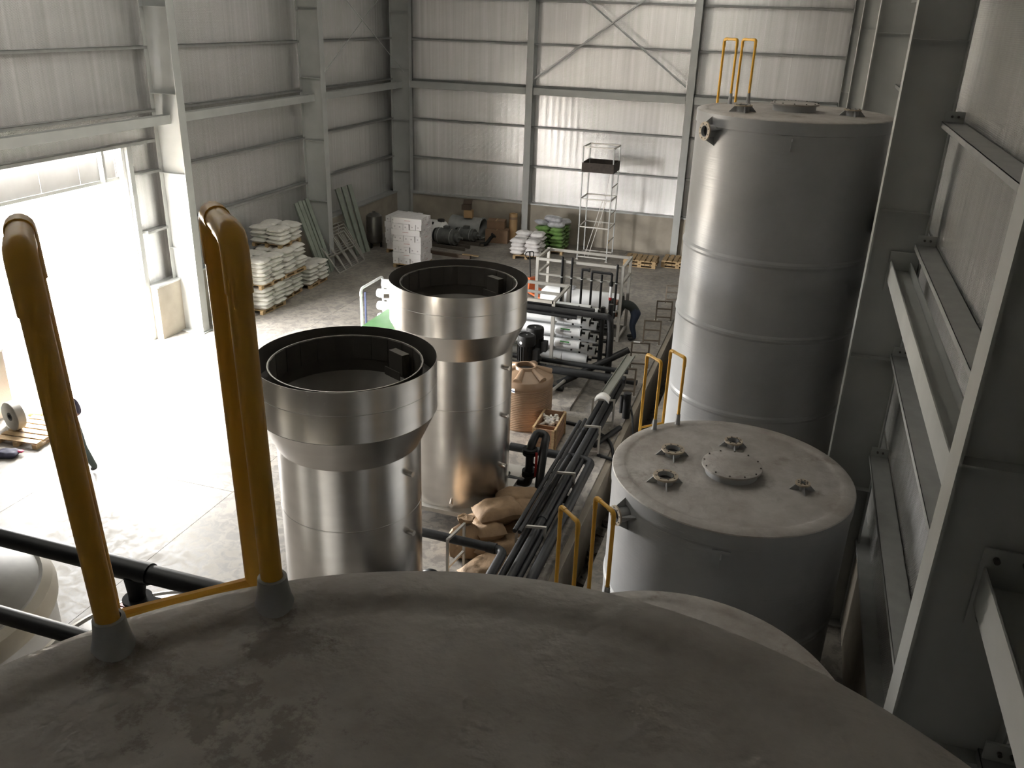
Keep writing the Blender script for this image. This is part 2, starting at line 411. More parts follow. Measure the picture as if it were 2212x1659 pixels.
def icol(wall, c, d, dep, fw, z1, stiff, ft=0.018):
    """I column: outer flange centre at c, depth dep along d (unit, inwards)"""
    c, d = Vector(c), Vector(d); t = Vector((-d.y, d.x, 0))
    b = bpy.data.objects.new('column', None); COL.objects.link(b); b.parent = wall
    up = Vector((0, 0, z1))
    for a0, a1 in ((0, ft), (dep-ft, dep)):
        MB().prism([(a0, -fw/2), (a1, -fw/2), (a1, fw/2), (a0, fw/2)], c, d, t, up).build('flange', 'steel', b)
    MB().prism([(ft, -.006), (dep-ft, -.006), (dep-ft, .006), (ft, .006)], c, d, t, up).build('web', 'steel', b)
    for z in stiff:
        m = MB()
        for s in (-1, 1):
            m.prism([(ft, s*.006), (dep-ft, s*.006), (dep-ft, s*fw*.46), (ft, s*fw*.46)], c+Vector((0, 0, z)), d, t, (0, 0, .012))
        m.build('stiffener', 'steel', b)
    pl = MB().prism([(-.06, -fw*.7), (dep+.06, -fw*.7), (dep+.06, fw*.7), (-.06, fw*.7)], c, d, t, (0, 0, .025)).build('base_plate', 'steel', b)
    return b
STIFF = [2.35, 4.35, 6.33, 8.35, 10.2]

# left wall with the door bay
wl = struct('wall_left')
MB().bx(XL-.12, XL-.06, YF, DOOR[0]-.1, DADO, ZT+.3).bx(XL-.12, XL-.06, DOOR[1]+.1, YB, DADO, ZT+.3).bx(XL-.12, XL-.06, DOOR[0]-.1, DOOR[1]+.1, 5.25, ZT+.3).build('cladding', 'roof', wl)
y = YF
while y < YB-.01:
    y2 = min(y+1.2, YB)
    if y2 <= 13.3 or y >= 18.0-.01: 
        sheet(wl, y2-y, DADO, ZT, (XL, y, 0), 0)
    else: sheet(wl, y2-y, 5.2, ZT, (XL, y, 0), 0)
    y = y2
MB().bx(XL-.2, XL+.32, YF, DOOR[0], 0, DADO).build('dado', 'dado', wl)
MB().bx(XL-.2, XL+.32, 18.25, YB, 0, DADO).build('dado', 'dado', wl)
MB().bx(XL-.2, XL+.36, YF, DOOR[0], DADO, DADO+.05).build('dado_cap', 'galv', wl)
MB().bx(XL-.2, XL+.36, 18.25, YB, DADO, DADO+.05).build('dado_cap', 'galv', wl)
for a, b in zip(FR[1:] + [YF], FR):
    for z in GIRT_Z:
        if a == 12.0 and z < 5: 
            girt(wl, (XL+.03, 18.3, z), (XL+.03, 19.1, z), (1, 0, 0)); girt(wl, (XL+.03, 12.1, z), (XL+.03, 13.2, z), (1, 0, 0)); continue
        girt(wl, (XL+.03, a+.05, z), (XL+.03, b-.05, z), (1, 0, 0))
    hbeam(wl, (XL+.42, a+.02, 5.72), (XL+.42, b-.02, 5.72), (1, 0, 0))
for yy in FR + [YF+.2]: icol(wl, (XL+.2, min(yy, YB-.35), 0), (1, 0, 0), 0.8, 0.28, ZT, STIFF)
for p, q in (((-15.3, 26.55, 6.2), (-15.3, 33.2, 9.9)), ((-15.26, 26.55, 9.9), (-15.26, 33.2, 6.2))):
    MB().cyl(p, q, .014, 8).build('brace_rod', 'steel', wl)

d1 = struct('door_1')
MB().bx(XL-.32, XL+.1, DOOR[1], DOOR[1]+.15, 0, 5.2).build('jamb', 'steel', d1)
MB().bx(XL-.32, XL+.1, DOOR[0]-.15, DOOR[0], 0, 5.2).build('jamb', 'steel', d1)
for k in range(4):
    MB().bx(XL-.26, XL-.18, DOOR[1]-.06, DOOR[1], .15+k*1.02, 1.10+k*1.02).build('guide_rail', 'galv', d1)
y = DOOR[0]
while y < DOOR[1]-.05:
    wd = min(1.2, DOOR[1]-y); sheet(d1, wd, DOOR[2], 5.45, (XL-.30, y, 0), 0, 'header_grey'); y += wd
MB().bx(XL-.34, XL-.26, DOOR[0], DOOR[1], DOOR[2]-.05, DOOR[2]+.03).build('lintel_edge', 'steel', d1)
for yy in (14.3, 17.5):
    MB().bx(XL-.27, XL-.12, yy-.04, yy+.04, DOOR[2], 5.2).build('header_post', 'steel', d1)
girt(d1, (XL+.0, DOOR[0], 5.22), (XL+.0, 19.05, 5.22), (1, 0, 0), .2, .08)

# back wall
wb = struct('wall_back')
MB().bx(XL-.12, XR+.12, YB+.05, YB+.1, DADO, ZT+1.6).build('cladding', 'roof', wb)
x = XL
while x < XR-.01:
    x2 = min(x+1.02, XR); sheet(wb, x2-x, DADO, ZT+.3, (x, YB, 0), -PI/2); x = x2
MB().bx(XL, XR, YB-.28, YB+.2, 0, DADO).build('dado', 'dado', wb)
MB().bx(XL, XR, YB-.32, YB+.2, DADO, DADO+.05).build('dado_cap', 'galv', wb)
BX = [-15.5, -10.05, -4.0, 1.2]
for a, b in zip(BX, BX[1:]):
    for z in GIRT_Z: girt(wb, (a+.05, YB-.03, z), (b-.05, YB-.03, z), (0, -1, 0), .14)
    hbeam(wb, (a+.16, YB-.2, 5.76), (b-.16, YB-.2, 5.76), (0, -1, 0), .2, .25)
for xx in BX[1:3]: icol(wb, (xx, YB-.05, 0), (0, -1, 0), 0.42, 0.26, ZT+.3, [])
for p, q in (((-9.85, YB-.42, 6.2), (-4.2, YB-.42, 10.25)), ((-9.85, YB-.36, 10.25), (-4.2, YB-.36, 6.2))):
    MB().beam(p, q, .07, .012).beam(Vector(p)+Vector((0, .03, .03)), Vector(q)+Vector((0, .03, .03)), .012, .07).build('brace_angle', 'galv', wb)

# right wall
wr = struct('wall_right')
MB().bx(XR+.05, XR+.1, YF, YB, DADO, ZT+.3).build('cladding', 'roof', wr)
y = YF
while y < YB-.01:
    y2 = min(y+1.2, YB); sheet(wr, y2-y, DADO, ZT, (XR, y2, 0), PI); y = y2
MB().bx(XR-.14, XR+.2, YF, YB, 0, DADO).build('dado', 'dado', wr)
MB().bx(XR-.18, XR+.2, YF, YB, DADO, DADO+.05).build('dado_cap', 'galv', wr)
for a, b in zip(FR[1:] + [YF], FR):
    for z in GIRT_Z:
        girt(wr, (XR-.02, a+.08, z), (XR-.02, b-.08, z), (-1, 0, 0), .24)
    for z in GIRT_Z:       # bolted cleats at the column
        c = MB().bx(XR-.25, XR-.03, b-.16, b-.14, z, z+.13).build('cleat', 'steel', wr)
        for dx in (.10, .17):
            MB().cyl((XR-dx, b-.16, z+.07), (XR-dx, b-.185, z+.07), .014, 8).build('bolt', 'bolt', c)
    hb = hbeam(wr, (1.60, a+.03, 5.57), (1.60, b-.03, 5.57), (-1, 0, 0), .25, .26)
    gp = MB().bx(1.33, 1.68, b-.05, b-.035, 5.30, 5.82).build('gusset_plate', 'steel', hb)
for yy in FR + [YF+.2]: icol(wr, (XR-.14, min(yy, YB-.35), 0), (-1, 0, 0), 0.64, 0.26, ZT, STIFF)
# the strut end beside the photographer: end plate with bolts
for dz, dx in ((5.36, 1.40), (5.36, 1.55), (5.76, 1.40), (5.76, 1.55)):
    MB().cyl((dx, 4.72, dz), (dx, 4.75, dz), .018, 10).build('strut_bolt', 'bolt', wr)

wf = struct('wall_front')
MB().bx(XL-.12, XR+.12, YF-.1, YF-.05, 0, ZT+1.6).build('cladding', 'roof', wf)
x = XL
while x < XR-.01:
    x2 = min(x+1.02, XR); sheet(wf, x2-x, 0, ZT+.3, (x2, YF, 0), PI/2); x = x2
cl = struct('ceiling')
SKY = [(-12.4, -11.2), (-5.4, -4.2)]  # unseen roof strips, added to raise the ambient light in the hall
xx = [XL-.1] + [v for s in SKY for v in s] + [XR+.1]
def zr(x): return 11.0 + 1.0*(1-abs((x+7.1)/9.0))
cuts = sorted(set(xx + [-7.1]))
FILL_YS = {0: (3.0, 19.0), 1: (12.0, 31.5)}
def roof_piece(nme, mt, a, b, y0, y1):
    MB().prism([(a, zr(a)), (b, zr(b)), (b, zr(b)+.05), (a, zr(a)+.05)], (0, y0, 0), (1, 0, 0), (0, 0, 1), (0, y1-y0, 0)).build(nme, mt, cl)
for a, b in zip(cuts, cuts[1:]):
    hit = [i for i, s in enumerate(SKY) if abs(a-s[0]) < .01]
    if hit:
        FILL_Y = FILL_YS[hit[0]]
        roof_piece('roof_sheet', 'roof', a, b, YF, FILL_Y[0]); roof_piece('roof_sheet', 'roof', a, b, FILL_Y[1], YB)
        roof_piece('added_skylight_strip', 'added_skylight', a, b, *FILL_Y)
        portal('added_skylight_portal', ((a+b)/2, sum(FILL_Y)/2, (zr(a)+zr(b))/2+.15), (0, 0, 0), b-a, FILL_Y[1]-FILL_Y[0])
    else: roof_piece('roof_sheet', 'roof', a, b, YF, YB)
for yy in FR[:-1]:
    MB().beam((XL+1, yy-.2, 10.3), (-7.1, yy-.2, 11.5), .2, .5).build('rafter', 'steel', cl)
    MB().beam((-7.1, yy-.2, 11.5), (XR-1, yy-.2, 10.3), .2, .5).build('rafter', 'steel', cl)
mat('stainless_soft', (0.58, 0.57, 0.55), 0.45, 0.2, 0.1, 3)
mat('dome_cream', (0.52, 0.47, 0.38), 0.4, 0.0, 0.15, 3)
mat('dome_grey', (0.33, 0.31, 0.28), 0.45, 0.0, 0.25, 3)

# ------------------------------------------------------------------ grey FRP tanks
def polar(r, a): return Vector((r*math.cos(a), r*math.sin(a), 0))
def flange_nozzle(t, p, axis, R, r, hgt, bolts=8, open_=True, gus=True):
    """pipe stub with a bolted ring flange and gussets, axis unit vector, seated at p"""
    p, a = Vector(p), Vector(axis).normalized(); x, y, d = frame_of(a)
    e = bpy.data.objects.new('nozzle', None); COL.objects.link(e); e.parent = t
    rot = Matrix((x, y, d)).transposed().to_4x4(); rot.translation = p
    e.matrix_local = rot
    MB().lathe([(r+.014, -.05), (r+.014, hgt), (r, hgt), (r, -.05)], 20).build('stub', 'frp_shell', e)
    MB().lathe([(R, hgt-.022), (R, hgt), (r+.002, hgt), (r+.002, hgt-.022)], 24, close=True).build('flange', 'flange_tan', e)
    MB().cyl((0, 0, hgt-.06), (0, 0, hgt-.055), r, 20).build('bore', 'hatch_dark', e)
    for i in range(bolts):
        q = polar((R+r)/2, 2*PI*(i+.5)/bolts)
        MB().cyl((q.x, q.y, hgt), (q.x, q.y, hgt+.004), .011, 8).build('bolt_hole', 'bolt', e)
    if gus:
        for i in range(4):
            an = .25 + i*PI/2; u = polar(1, an); w = Vector((-u.y, u.x, 0))
            MB().prism([(r+.01, -.01), (R+.085, -.01), (R-.005, hgt-.025), (r+.01, hgt-.025)], w*-.006, u, (0, 0, 1), w*.012).build('gusset', 'frp_shell', e)
    return e
def frp_tank(label, c, r, h, bands, lid_noz, side_noz, lugs, hatch=True, lidmat='frp_lid', rail=True, lean=(0, 0), pr=.021, sock=.17, name='storage_tank', n=96):
    t = thing(name, label, 'tank', (c[0], c[1], 0.0), group='grey fibreglass storage tanks along the plinth')
    prof = [(r-.006, 0)]
    for b in sorted(bands):
        prof += [(r-.006, b-.06), (r+.010, b-.02), (r+.010, b+.02), (r-.006, b+.06)]
    prof += [(r-.006, h-.20), (r+.008, h-.19), (r+.008, h-.012)]
    MB().lathe(prof, n).build('shell', 'frp_shell', t, angle=8)
    MB().lathe([(r+.008, h-.012), (r-.002, h), (r-.03, h+.008), (r-.13, h+.020), (r-.155, h+.012), (r-.18, h+.004), (r-.22, h+.006), (r*.5, h+.022), (0, h+.03)], n).build('lid', lidmat, t)
    if hatch:
        m = bpy.data.objects.new('manhole', None); COL.objects.link(m); m.parent = t; m.location = (hatch[0], hatch[1], h)
        MB().lathe([(.33, 0), (.33, .12)], 40).build('neck', 'frp_shell', m)
        MB().lathe([(.335, .118), (.375, .118), (.375, .142), (.36, .148), (0, .150)], 40).build('cover', 'frp_lid', m)
        for i in range(12):
            q = polar(.35, 2*PI*i/12)
            MB().cyl((q.x, q.y, .147), (q.x, q.y, .160), .011, 6).build('bolt', 'bolt', m)
    for x, y, R, rr in lid_noz: flange_nozzle(t, (x, y, h+.01), (0, 0, 1), R, rr, .11)
    for a, z, R, rr in side_noz:
        u = polar(1, a); flange_nozzle(t, u*(r-.0)+Vector((0, 0, z)), u, R, rr, .16)
    for a, z in lugs:
        u = polar(1, a); s = Vector((-u.y, u.x, 0)); g = bpy.data.objects.new('lifting_lug', None); COL.objects.link(g); g.parent = t
        MB().prism([(-.10, -.13), (.10, -.13), (.10, .13), (-.10, .13)], u*(r-.01)+Vector((0, 0, z)), s, (0, 0, 1), u*.022).build('pad', 'frp_shell', g)
        MB().prism([(0, -.10), (.08, -.06), (.08, .06), (0, .10)], u*(r)+Vector((0, 0, z))-s*.008, u, (0, 0, 1), s*.016).build('plate', 'frp_shell', g)
    if rail:
        A = math.radians(135.5); u = polar(1, A); s = Vector((-u.y, u.x, 0))
        ld = bpy.data.objects.new('ladder', None); COL.objects.link(ld); ld.parent = t
        ri, ro, H = rail
        for sg in (-1, 1):
            o = s*(.20*sg)
            bi, bo = u*ri+o, u*ro+o
            lv = s*lean[0 if sg > 0 else 1]
            pts = fillet([bi+Vector((0, 0, h+.02)), bi+lv+Vector((0, 0, h+H)), bo+lv+Vector((0, 0, h+H)), bo+Vector((0, 0, h-.05)), bo+Vector((0, 0, .05))], .07)
            MB().tube(pts, pr, 16).build('handrail', 'yellow', ld)
            for e in (bi, bo):
                mid = (bi+bo)/2; k = (mid-e).normalized()
                MB().tube(fillet([e+lv*.87+Vector((0, 0, h+H-.13)), e+lv+Vector((0, 0, h+H)), e+lv+k*.09+Vector((0, 0, h+H))], .07), pr+.0035, 16).build('elbow', 'yellow', ld)
            MB().lathe([(pr*2.2, -.01), (pr*1.85, .015), (pr*1.6, .04), (pr*1.42, sock*.7), (pr*1.33, sock), (pr*1.02, sock+.002)], 20).build('socket', 'frp_shell', ld, loc=(bi.x, bi.y, h))
        for k in range(int((h-.3)/.3)):
            z = h-.105-k*.3
            a, b = u*ro+s*.2+Vector((0, 0, z)), u*ro-s*.2+Vector((0, 0, z))
            MB().cyl(a, b, pr*.8 if k == 0 else .016, 10).build('rung', 'yellow', ld)
        for z in (h-.5, h*.5, .6):
            for sg in (-1, 1):
                MB().beam(u*(r-.01)+s*.2*sg+Vector((0, 0, z)), u*ro+s*.2*sg+Vector((0, 0, z)), .03, .03).build('bracket', 'frp_shell', ld)
    return t
LN = [(-.77, .13, .15, .085), (-.75, -.62, .155, .088), (-.04, .67, .122, .065), (.86, -.19, .09, .022)]
SIDE = math.radians(206)
frp_tank('tall grey fibreglass tank with shiny wound side, in front of the back wall', (-.16, 15.05), 1.5, 7.18, [2.45, 3.85, 5.05], [(-.75, -.62, .14, .085), (.86, -.25, .13, .08), (-.04, .67, .11, .062)],
         [(math.radians(221), 6.92, .14, .08)], [(math.radians(-88), 6.85)], hatch=(0, -.05), rail=(1.30, 1.62, 1.02))
frp_tank('squat grey fibreglass tank with brown stained lid and four open flanges, before the tall tank', (-.2, 10.13), 1.5, 3.22, [1.6], LN,
         [(math.radians(221), 2.92, .13, .08)], [(math.radians(-88), 2.85)], hatch=(0, -.08), rail=(1.38, 1.70, 1.02))
frp_tank('squat grey fibreglass tank mostly hidden behind the rim of the nearest tank', (-.31, 6.0), 1.5, 3.12, [1.6], [],
         [], [], hatch=(0, -.3), rail=(1.38, 1.70, 1.02))
frp_tank('nearest tall grey fibreglass tank, its dirty brown-smeared lid filling the picture bottom', (-.36, .57), 1.45, 7.0, [2.4, 3.8, 5.0], [], [],
         [], hatch=(.35, -.75), lidmat='frp_lid_near', rail=(1.32, 1.60, 1.02), n=160, lean=(.036, .015), pr=.029, sock=.10)

# ------------------------------------------------------------------ stainless clarifier columns
def clarifier(label, c, stand):
    t = thing('stainless_filter', label, 'tank', (c[0], c[1], 0), group='open stainless filter columns')
    R, rc, zt = 1.19, .965, 4.3
    MB().lathe([(0, .30), (rc, .30), (rc, 2.2), (rc+.004, 2.205), (rc+.004, 2.215), (rc, 2.22), (rc, 3.12)], 96).build('shell', 'stainless', t, angle=8)
    MB().lathe([(rc, 3.12), (R, 3.6)], 96).build('cone', 'stainless', t)
    MB().lathe([(R, 3.6), (R+.003, 3.605), (R, 3.61), (R, 3.985), (R+.003, 3.99), (R, 3.995), (R, zt), (R-.006, zt)], 96).build('launder_wall', 'stainless', t, angle=8)
    MB().lathe([(R-.006, zt), (R-.007, 3.93)], 96).build('launder_inner_shade', 'interior_shade', t)  # inner face of the launder, shade put into its colour
    MB().lathe([(R-.005, 3.95), (1.0, 3.93)], 96).build('launder_floor', 'interior_shade', t)
    MB().lathe([(1.0, 3.7), (1.0, 4.22), (1.008, 4.225), (.994, 4.225), (.994, 3.7), (.75, 3.45), (.75, .6), (0, .6)], 96).build('weir_ring', 'interior_shade', t)
    MB().lathe([(.992, 4.22), (1.01, 4.22), (1.01, 4.232), (.992, 4.232)], 96, close=True).build('weir_edge', 'stainless', t)
    for i in range(24):
        a = 2*PI*i/24
        MB().box(polar(.985, a)+Vector((0, 0, 4.05)), (.012, .245, .34), a).build('weir_plate', 'interior_shade', t)
    b = bpy.data.objects.new('inlet_box', None); COL.objects.link(b); b.parent = t
    a = math.radians(62); q = polar(.86, a)
    MB().box(q+Vector((0, 0, 4.0)), (.12, .3, .30), a).build('panel', 'interior_shade', b)
    MB().box(polar(.74, a)+Vector((0, 0, 3.86)), (.012, .34, .12), a).build('lip', 'interior_shade', b)
    for an, z in ((205, 3.98), (-12, 2.86), (-12, 1.95), (-12, .95)):
        u = polar(1, math.radians(an)); base = R if z > 3.6 else rc
        MB().cyl(u*(base-.02)+Vector((0, 0, z)), u*(base+.09)+Vector((0, 0, z)), .04, 14).build('nipple', 'stainless', t)
    u = polar(1, math.radians(-75))
    MB().cyl(u*.9+Vector((0, 0, .42)), u*1.06+Vector((0, 0, .42)), .035, 12).build('drain', 'stainless', t)
    st = bpy.data.objects.new('stand', None); COL.objects.link(st); st.parent = t
    for s in (-1, 1):
        MB().bx(-1.02, 1.02, s*1.0-.04, s*1.0+.04, .22, .30).build('rail', 'frame_ss', st)
        MB().bx(s*1.0-.04, s*1.0+.04, -.96, .96, .22, .30).build('rail', 'frame_ss', st)
        for s2 in (-1, 1): MB().bx(s*.98-.04, s*.98+.04, s2*.98-.04, s2*.98+.04, 0, .22).build('leg', 'frame_ss', st)
    MB().bx(-.96, .96, -.96, .96, .27, .30).build('deck', 'frame_ss', st)
    return t
clarifier('open-topped stainless steel filter column nearer the camera, wrapped in clear film', (-5.22, 9.4), True)
clarifier('open-topped stainless steel filter column farther away, beside the tan water tank', (-5.2, 13.4), True)

# ------------------------------------------------------------------ domed tanks at the lower left, with black pipes over them
def domed(label, c, r, h):
    t = thing('domed_tank', label, 'tank', (c[0], c[1], 0), group='domed pressure filter tanks')
    MB().lathe([(0, 0), (r-.05, 0), (r-.05, h-.28)], 72).build('shell', 'stainless_soft', t)
    MB().lathe([(r-.05, h-.28), (r, h-.26), (r+.005, h-.16), (r-.03, h-.05), (r-.12, h)], 72).build('shoulder', 'dome_cream', t)
    MB().lathe([(r-.12, h), (r-.16, h-.012), (r*.8, h+.05), (r*.5, h+.16), (r*.2, h+.22), (0, h+.23)], 72).build('dome', 'dome_grey', t)
    MB().lathe([(.16, h+.2), (.16, h+.26), (0, h+.26)], 24).build('top_flange', 'black_iron', t)
    return t
domed('cream-shouldered domed tank cut off by the picture edge under two black pipes', (-8.32, 5.15), 1.5, 2.6)
domed('pale domed tank peeping over the rim of the nearest tank below the black tee', (-5.22, 5.34), 1.22, 2.6)

def pipe_run(name, label, pts, r, m='black_pvc', fil=.12, collars=(), n=14, extra=None, group=None):
    t = thing(name, label, 'pipe', tuple(Vector(pts[0]).xy.to_tuple())+(0.0,), group=group)
    path = fillet(pts, fil) if fil else pts
    MB().tube(path, r, n).build('pipe', m, t, world=True)
    for p, q in collars: MB().cyl(p, q, r*1.16, n).build('coupling', m, t, world=True)
    return t
t = pipe_run('black_pipe', 'thick black pipe with a tee and valve over the domed tanks', [(-10.2, 5.92, 3.1), (-4.3, 5.92, 3.1)], .10, collars=[((-6.25, 5.92, 3.1), (-5.65, 5.92, 3.1)), ((-8.9, 5.92, 3.1), (-8.4, 5.92, 3.1))])
for x in (-5.85, -8.55):
    v = bpy.data.objects.new('valve', None); COL.objects.link(v); v.parent = t; v.matrix_parent_inverse = world_of(t).inverted()
    MB().cyl((x, 5.92, 3.05), (x, 5.90, 2.82), .12, 16, .085).cyl((x, 5.90, 2.84), (x, 5.90, 2.66), .085, 14).build('body', 'black_iron', v)
    MB().cyl((x, 5.90, 2.78), (x, 5.90, 2.75), .15, 18).build('flange', 'black_iron', v); MB().cyl((x, 5.90, 2.66), (x, 5.90, 2.63), .15, 18).build('flange', 'black_iron', v)
    MB().beam((x-.14, 5.80, 2.72), (x+.10, 5.76, 2.76), .05, .02).build('lever', 'red', v)
    MB().box((x+.20, 5.86, 2.74), (.14, .16, .14)).build('actuator', 'black_iron', v)
    MB().tube(fillet([(x, 5.90, 2.65), (x, 5.88, 2.5), (x+.05, 5.7, 2.42)], .1), .075, 12).build('drop', 'black_pvc', v)
pipe_run('black_pipe', 'thinner black pipe passing in front of the cream domed tank', [(-9.6, 4.92, 3.1), (-4.4, 4.90, 3.1)], .082)
mat('rust_steel', (0.20, 0.165, 0.13), 0.6, 0.2, 0.2, 6)
mat('tray', (0.30, 0.305, 0.27), 0.5, 0.3, 0.1, 5)
mat('brown_steel', (0.13, 0.11, 0.09), 0.5, 0.2, 0.2, 5)
mat('label_yellow', (0.55, 0.50, 0.18), 0.5)

# ------------------------------------------------------------------ pipe supports along the trench
def rect_frame(x0, x1, y0, y1, h, bars, s=.04, m='frame_ss'):
    """two posts and cross bars between (x0,y0) and (x1,y1)"""
    out = []
    for x, y in ((x0, y0), (x1, y1)): out.append(('post', MB().bx(x-s/2, x+s/2, y-s/2, y+s/2, 0, h)))
    for z in bars: out.append(('rail', MB().beam((x0, y0, z), (x1, y1, z), s, s)))
    return out
SUP = [(27.2, .60, 'far', .58), (25.3, .64, 'second from the far end', .64), (23.1, .72, 'third from the far end', .72), (21.2, .72, 'carrying a pale sheet on its bar', .72),
       (19.3, .72, 'under the far end of the grey cable tray', .72), (17.35, .70, 'under the near end of the grey cable tray', .70),
       (15.9, .70, 'beside the slatted wooden crate', .70), (13.75, .72, 'beside the red-levered valve', .72), (11.8, .72, 'beside the brown paper sacks', .72), (9.8, .72, 'hidden behind the nearest tank rim', .72), (7.0, .72, 'nearest the camera, behind the tank rim', .72)]
for i, (y, h, where, hh) in enumerate(SUP):
    x0, x1 = (-3.50, -3.04) if i > 4 else (-3.36, -2.92)
    lab = 'bare steel pipe support frame %s' % where if i < 4 else 'steel pipe support frame %s' % where
    if i == 0: lab = 'bare steel pipe support frame farthest from the camera'
    t = thing('pipe_support', lab, 'pipe support', ((x0+x1)/2, y, 0), group='steel pipe support frames along the trench')
    for nme, m in rect_frame(x0, x1, y-.05, y+.05, h, (h-.02, h*.60, .12)): m.build(nme, 'frame_ss' if i > 4 else 'rust_steel', t, world=True)
    for x in (x0, x1): MB().bx(x-.06, x+.06, y-.06, y+.06, 0, .008).build('foot_plate', 'frame_ss', t, world=True)
tag(MB().box((-3.24, 21.15, .735), (.17, .10, .006), .1).build('plastic_sheet', 'white_matte'), 'small pale plastic sheet lying on a support frame bar', 'sheet')

# ------------------------------------------------------------------ black pipe bundle, tray, branches
Z0 = .70
BUN = [(-3.46, .755, .038, 11.5, 15.9), (-3.375, .752, .034, 11.5, 16.05), (-3.37, .52, .060, 5.0, 17.6), (-3.215, .535, .075, 5.0, 18.9), (-3.095, .51, .048, 5.0, 18.7)]
LB = ['thin black pipe leftmost in the bundle, ending by the paper sacks', 'thin black pipe second from left in the bundle', 'middle black pipe of the bundle over the supports', 'thickest dark pipe of the bundle with a coupling', 'black pipe rightmost in the bundle, nearest the trench']
for (x, z, r, y0, y1), lb in zip(BUN, LB):
    pipe_run('bundle_pipe', lb, [(x, y0, z), (x, y1, z)], r, 'grey_pvc', 0, [((x, 12.3, z), (x, 12.42, z))] if r > .07 else (), group='black pipes laid on the supports')
pipe_run('bundle_pipe', 'dark pipe slung low under the bundle near the valve', [(-2.92, 5.0, .50), (-2.92, 14.7, .50), (-3.1, 14.78, .5), (-4.6, 14.78, .5)], .085, 'grey_pvc', .18)
pipe_run('branch_pipe', 'black branch pipe with elbow in front of the near steel column', [(-5.0, 11.02, .70), (-3.46, 10.98, .70), (-3.40, 5.0, .70)], .075, 'grey_pvc', .16, [((-3.75, 10.99, .7), (-3.6, 10.985, .7))])
pipe_run('black_pipe_piece', 'short black pipe piece standing upright on the floor by the trench', [(-2.86, 18.05, .0), (-2.86, 18.05, .62)], .09, 'black_pvc', 0)
pipe_run('black_pipe_piece', 'black pipe lying diagonally across the skid base', [(-4.75, 19.0, .16), (-3.2, 19.75, 1.02)], .085, 'black_pvc', 0)
pipe_run('black_pipe_piece', 'loose dark pipe piece on the floor under the bundle', [(-3.2, 16.3, .06), (-2.86, 17.35, .06)], .06, 'grey_pvc', 0)
pipe_run('black_pipe_piece', 'short black pipe stub beside the cable tray support', [(-3.02, 18.3, .0), (-3.02, 18.3, .42)], .05, 'black_pvc', 0)
pipe_run('black_pipe', 'long black pipe along the skid base behind the tan tank, upper', [(-6.6, 19.05, .50), (-3.1, 19.05, .50)], .10, 'grey_pvc', 0, [((-5.3, 19.05, .5), (-5.1, 19.05, .5))])
pipe_run('black_pipe', 'long black pipe along the skid base behind the tan tank, lower', [(-6.6, 19.3, .62), (-3.1, 19.3, .62)], .06, 'grey_pvc', 0)
pipe_run('black_pipe', 'black pipe near the floor crossing behind the cable tray', [(-4.3, 20.0, .12), (-2.95, 19.9, .12)], .07, 'black_pvc', 0)
pipe_run('black_pipe', 'low black pipe running over the skid plinth to the left', [(-6.2, 18.9, .16), (-4.55, 18.75, .16)], .06, 'black_pvc', 0)
t = thing('cable_tray', 'grey steel cable tray laid on the pipe supports', 'cable tray', (-3.05, 17.9, 0))
tr = lambda m, a: m.build(a, 'tray', t, world=True)
tr(MB().prism([(-.10, 0), (.10, 0), (.10, .008), (-.10, .008)], (-3.20, 16.85, .93), (1, 0, 0), (0, 0, 1), (.12, 2.55, .06)), 'bed')
for s in (-.10, .092): tr(MB().prism([(s, 0), (s+.008, 0), (s+.008, .06), (s, .06)], (-3.20, 16.85, .93), (1, 0, 0), (0, 0, 1), (.12, 2.55, .06)), 'side')
m = MB()
for i in range(9):
    u = i/8; m.v += [Vector((-3.36+.32*u, 16.78, 1.035-.10*(2*u-1)**2)), Vector((-3.36+.32*u, 16.93, 1.04-.10*(2*u-1)**2)), Vector((-3.36+.32*u, 16.74, .97-.10*(2*u-1)**2))]
for i in range(8): m.f += [(3*i, 3*i+3, 3*i+4, 3*i+1), (3*i+2, 3*i+5, 3*i+3, 3*i)]
o = m.build('cloth', 'white_matte'); tag(o, 'small white cloth draped over the near end of the cable tray', 'cloth')
sm = o.modifiers.new('thick', 'SOLIDIFY'); sm.thickness = .006
pipe_run('hose', 'black hose curving over the floor into the trench', fillet([(-5.0, 17.0, .04), (-3.9, 17.3, .04), (-3.0, 16.8, .05), (-2.75, 16.2, .03), (-2.62, 15.6, -.35), (-2.5, 15.2, -.6)], .5, 8), .035, 'black_pvc', 0)
pipe_run('hose', 'black hose hanging behind the yellow handrails into the trench', fillet([(-2.95, 18.6, .3), (-2.7, 18.0, .12), (-2.5, 17.2, -.3), (-2.45, 16.6, -.6)], .3, 6), .025, 'black_pvc', 0)
pipe_run('hose', 'short black hose end sticking out over the trench edge', [(-3.05, 15.95, .03), (-2.2, 15.85, -.05)], .04, 'black_pvc', 0)

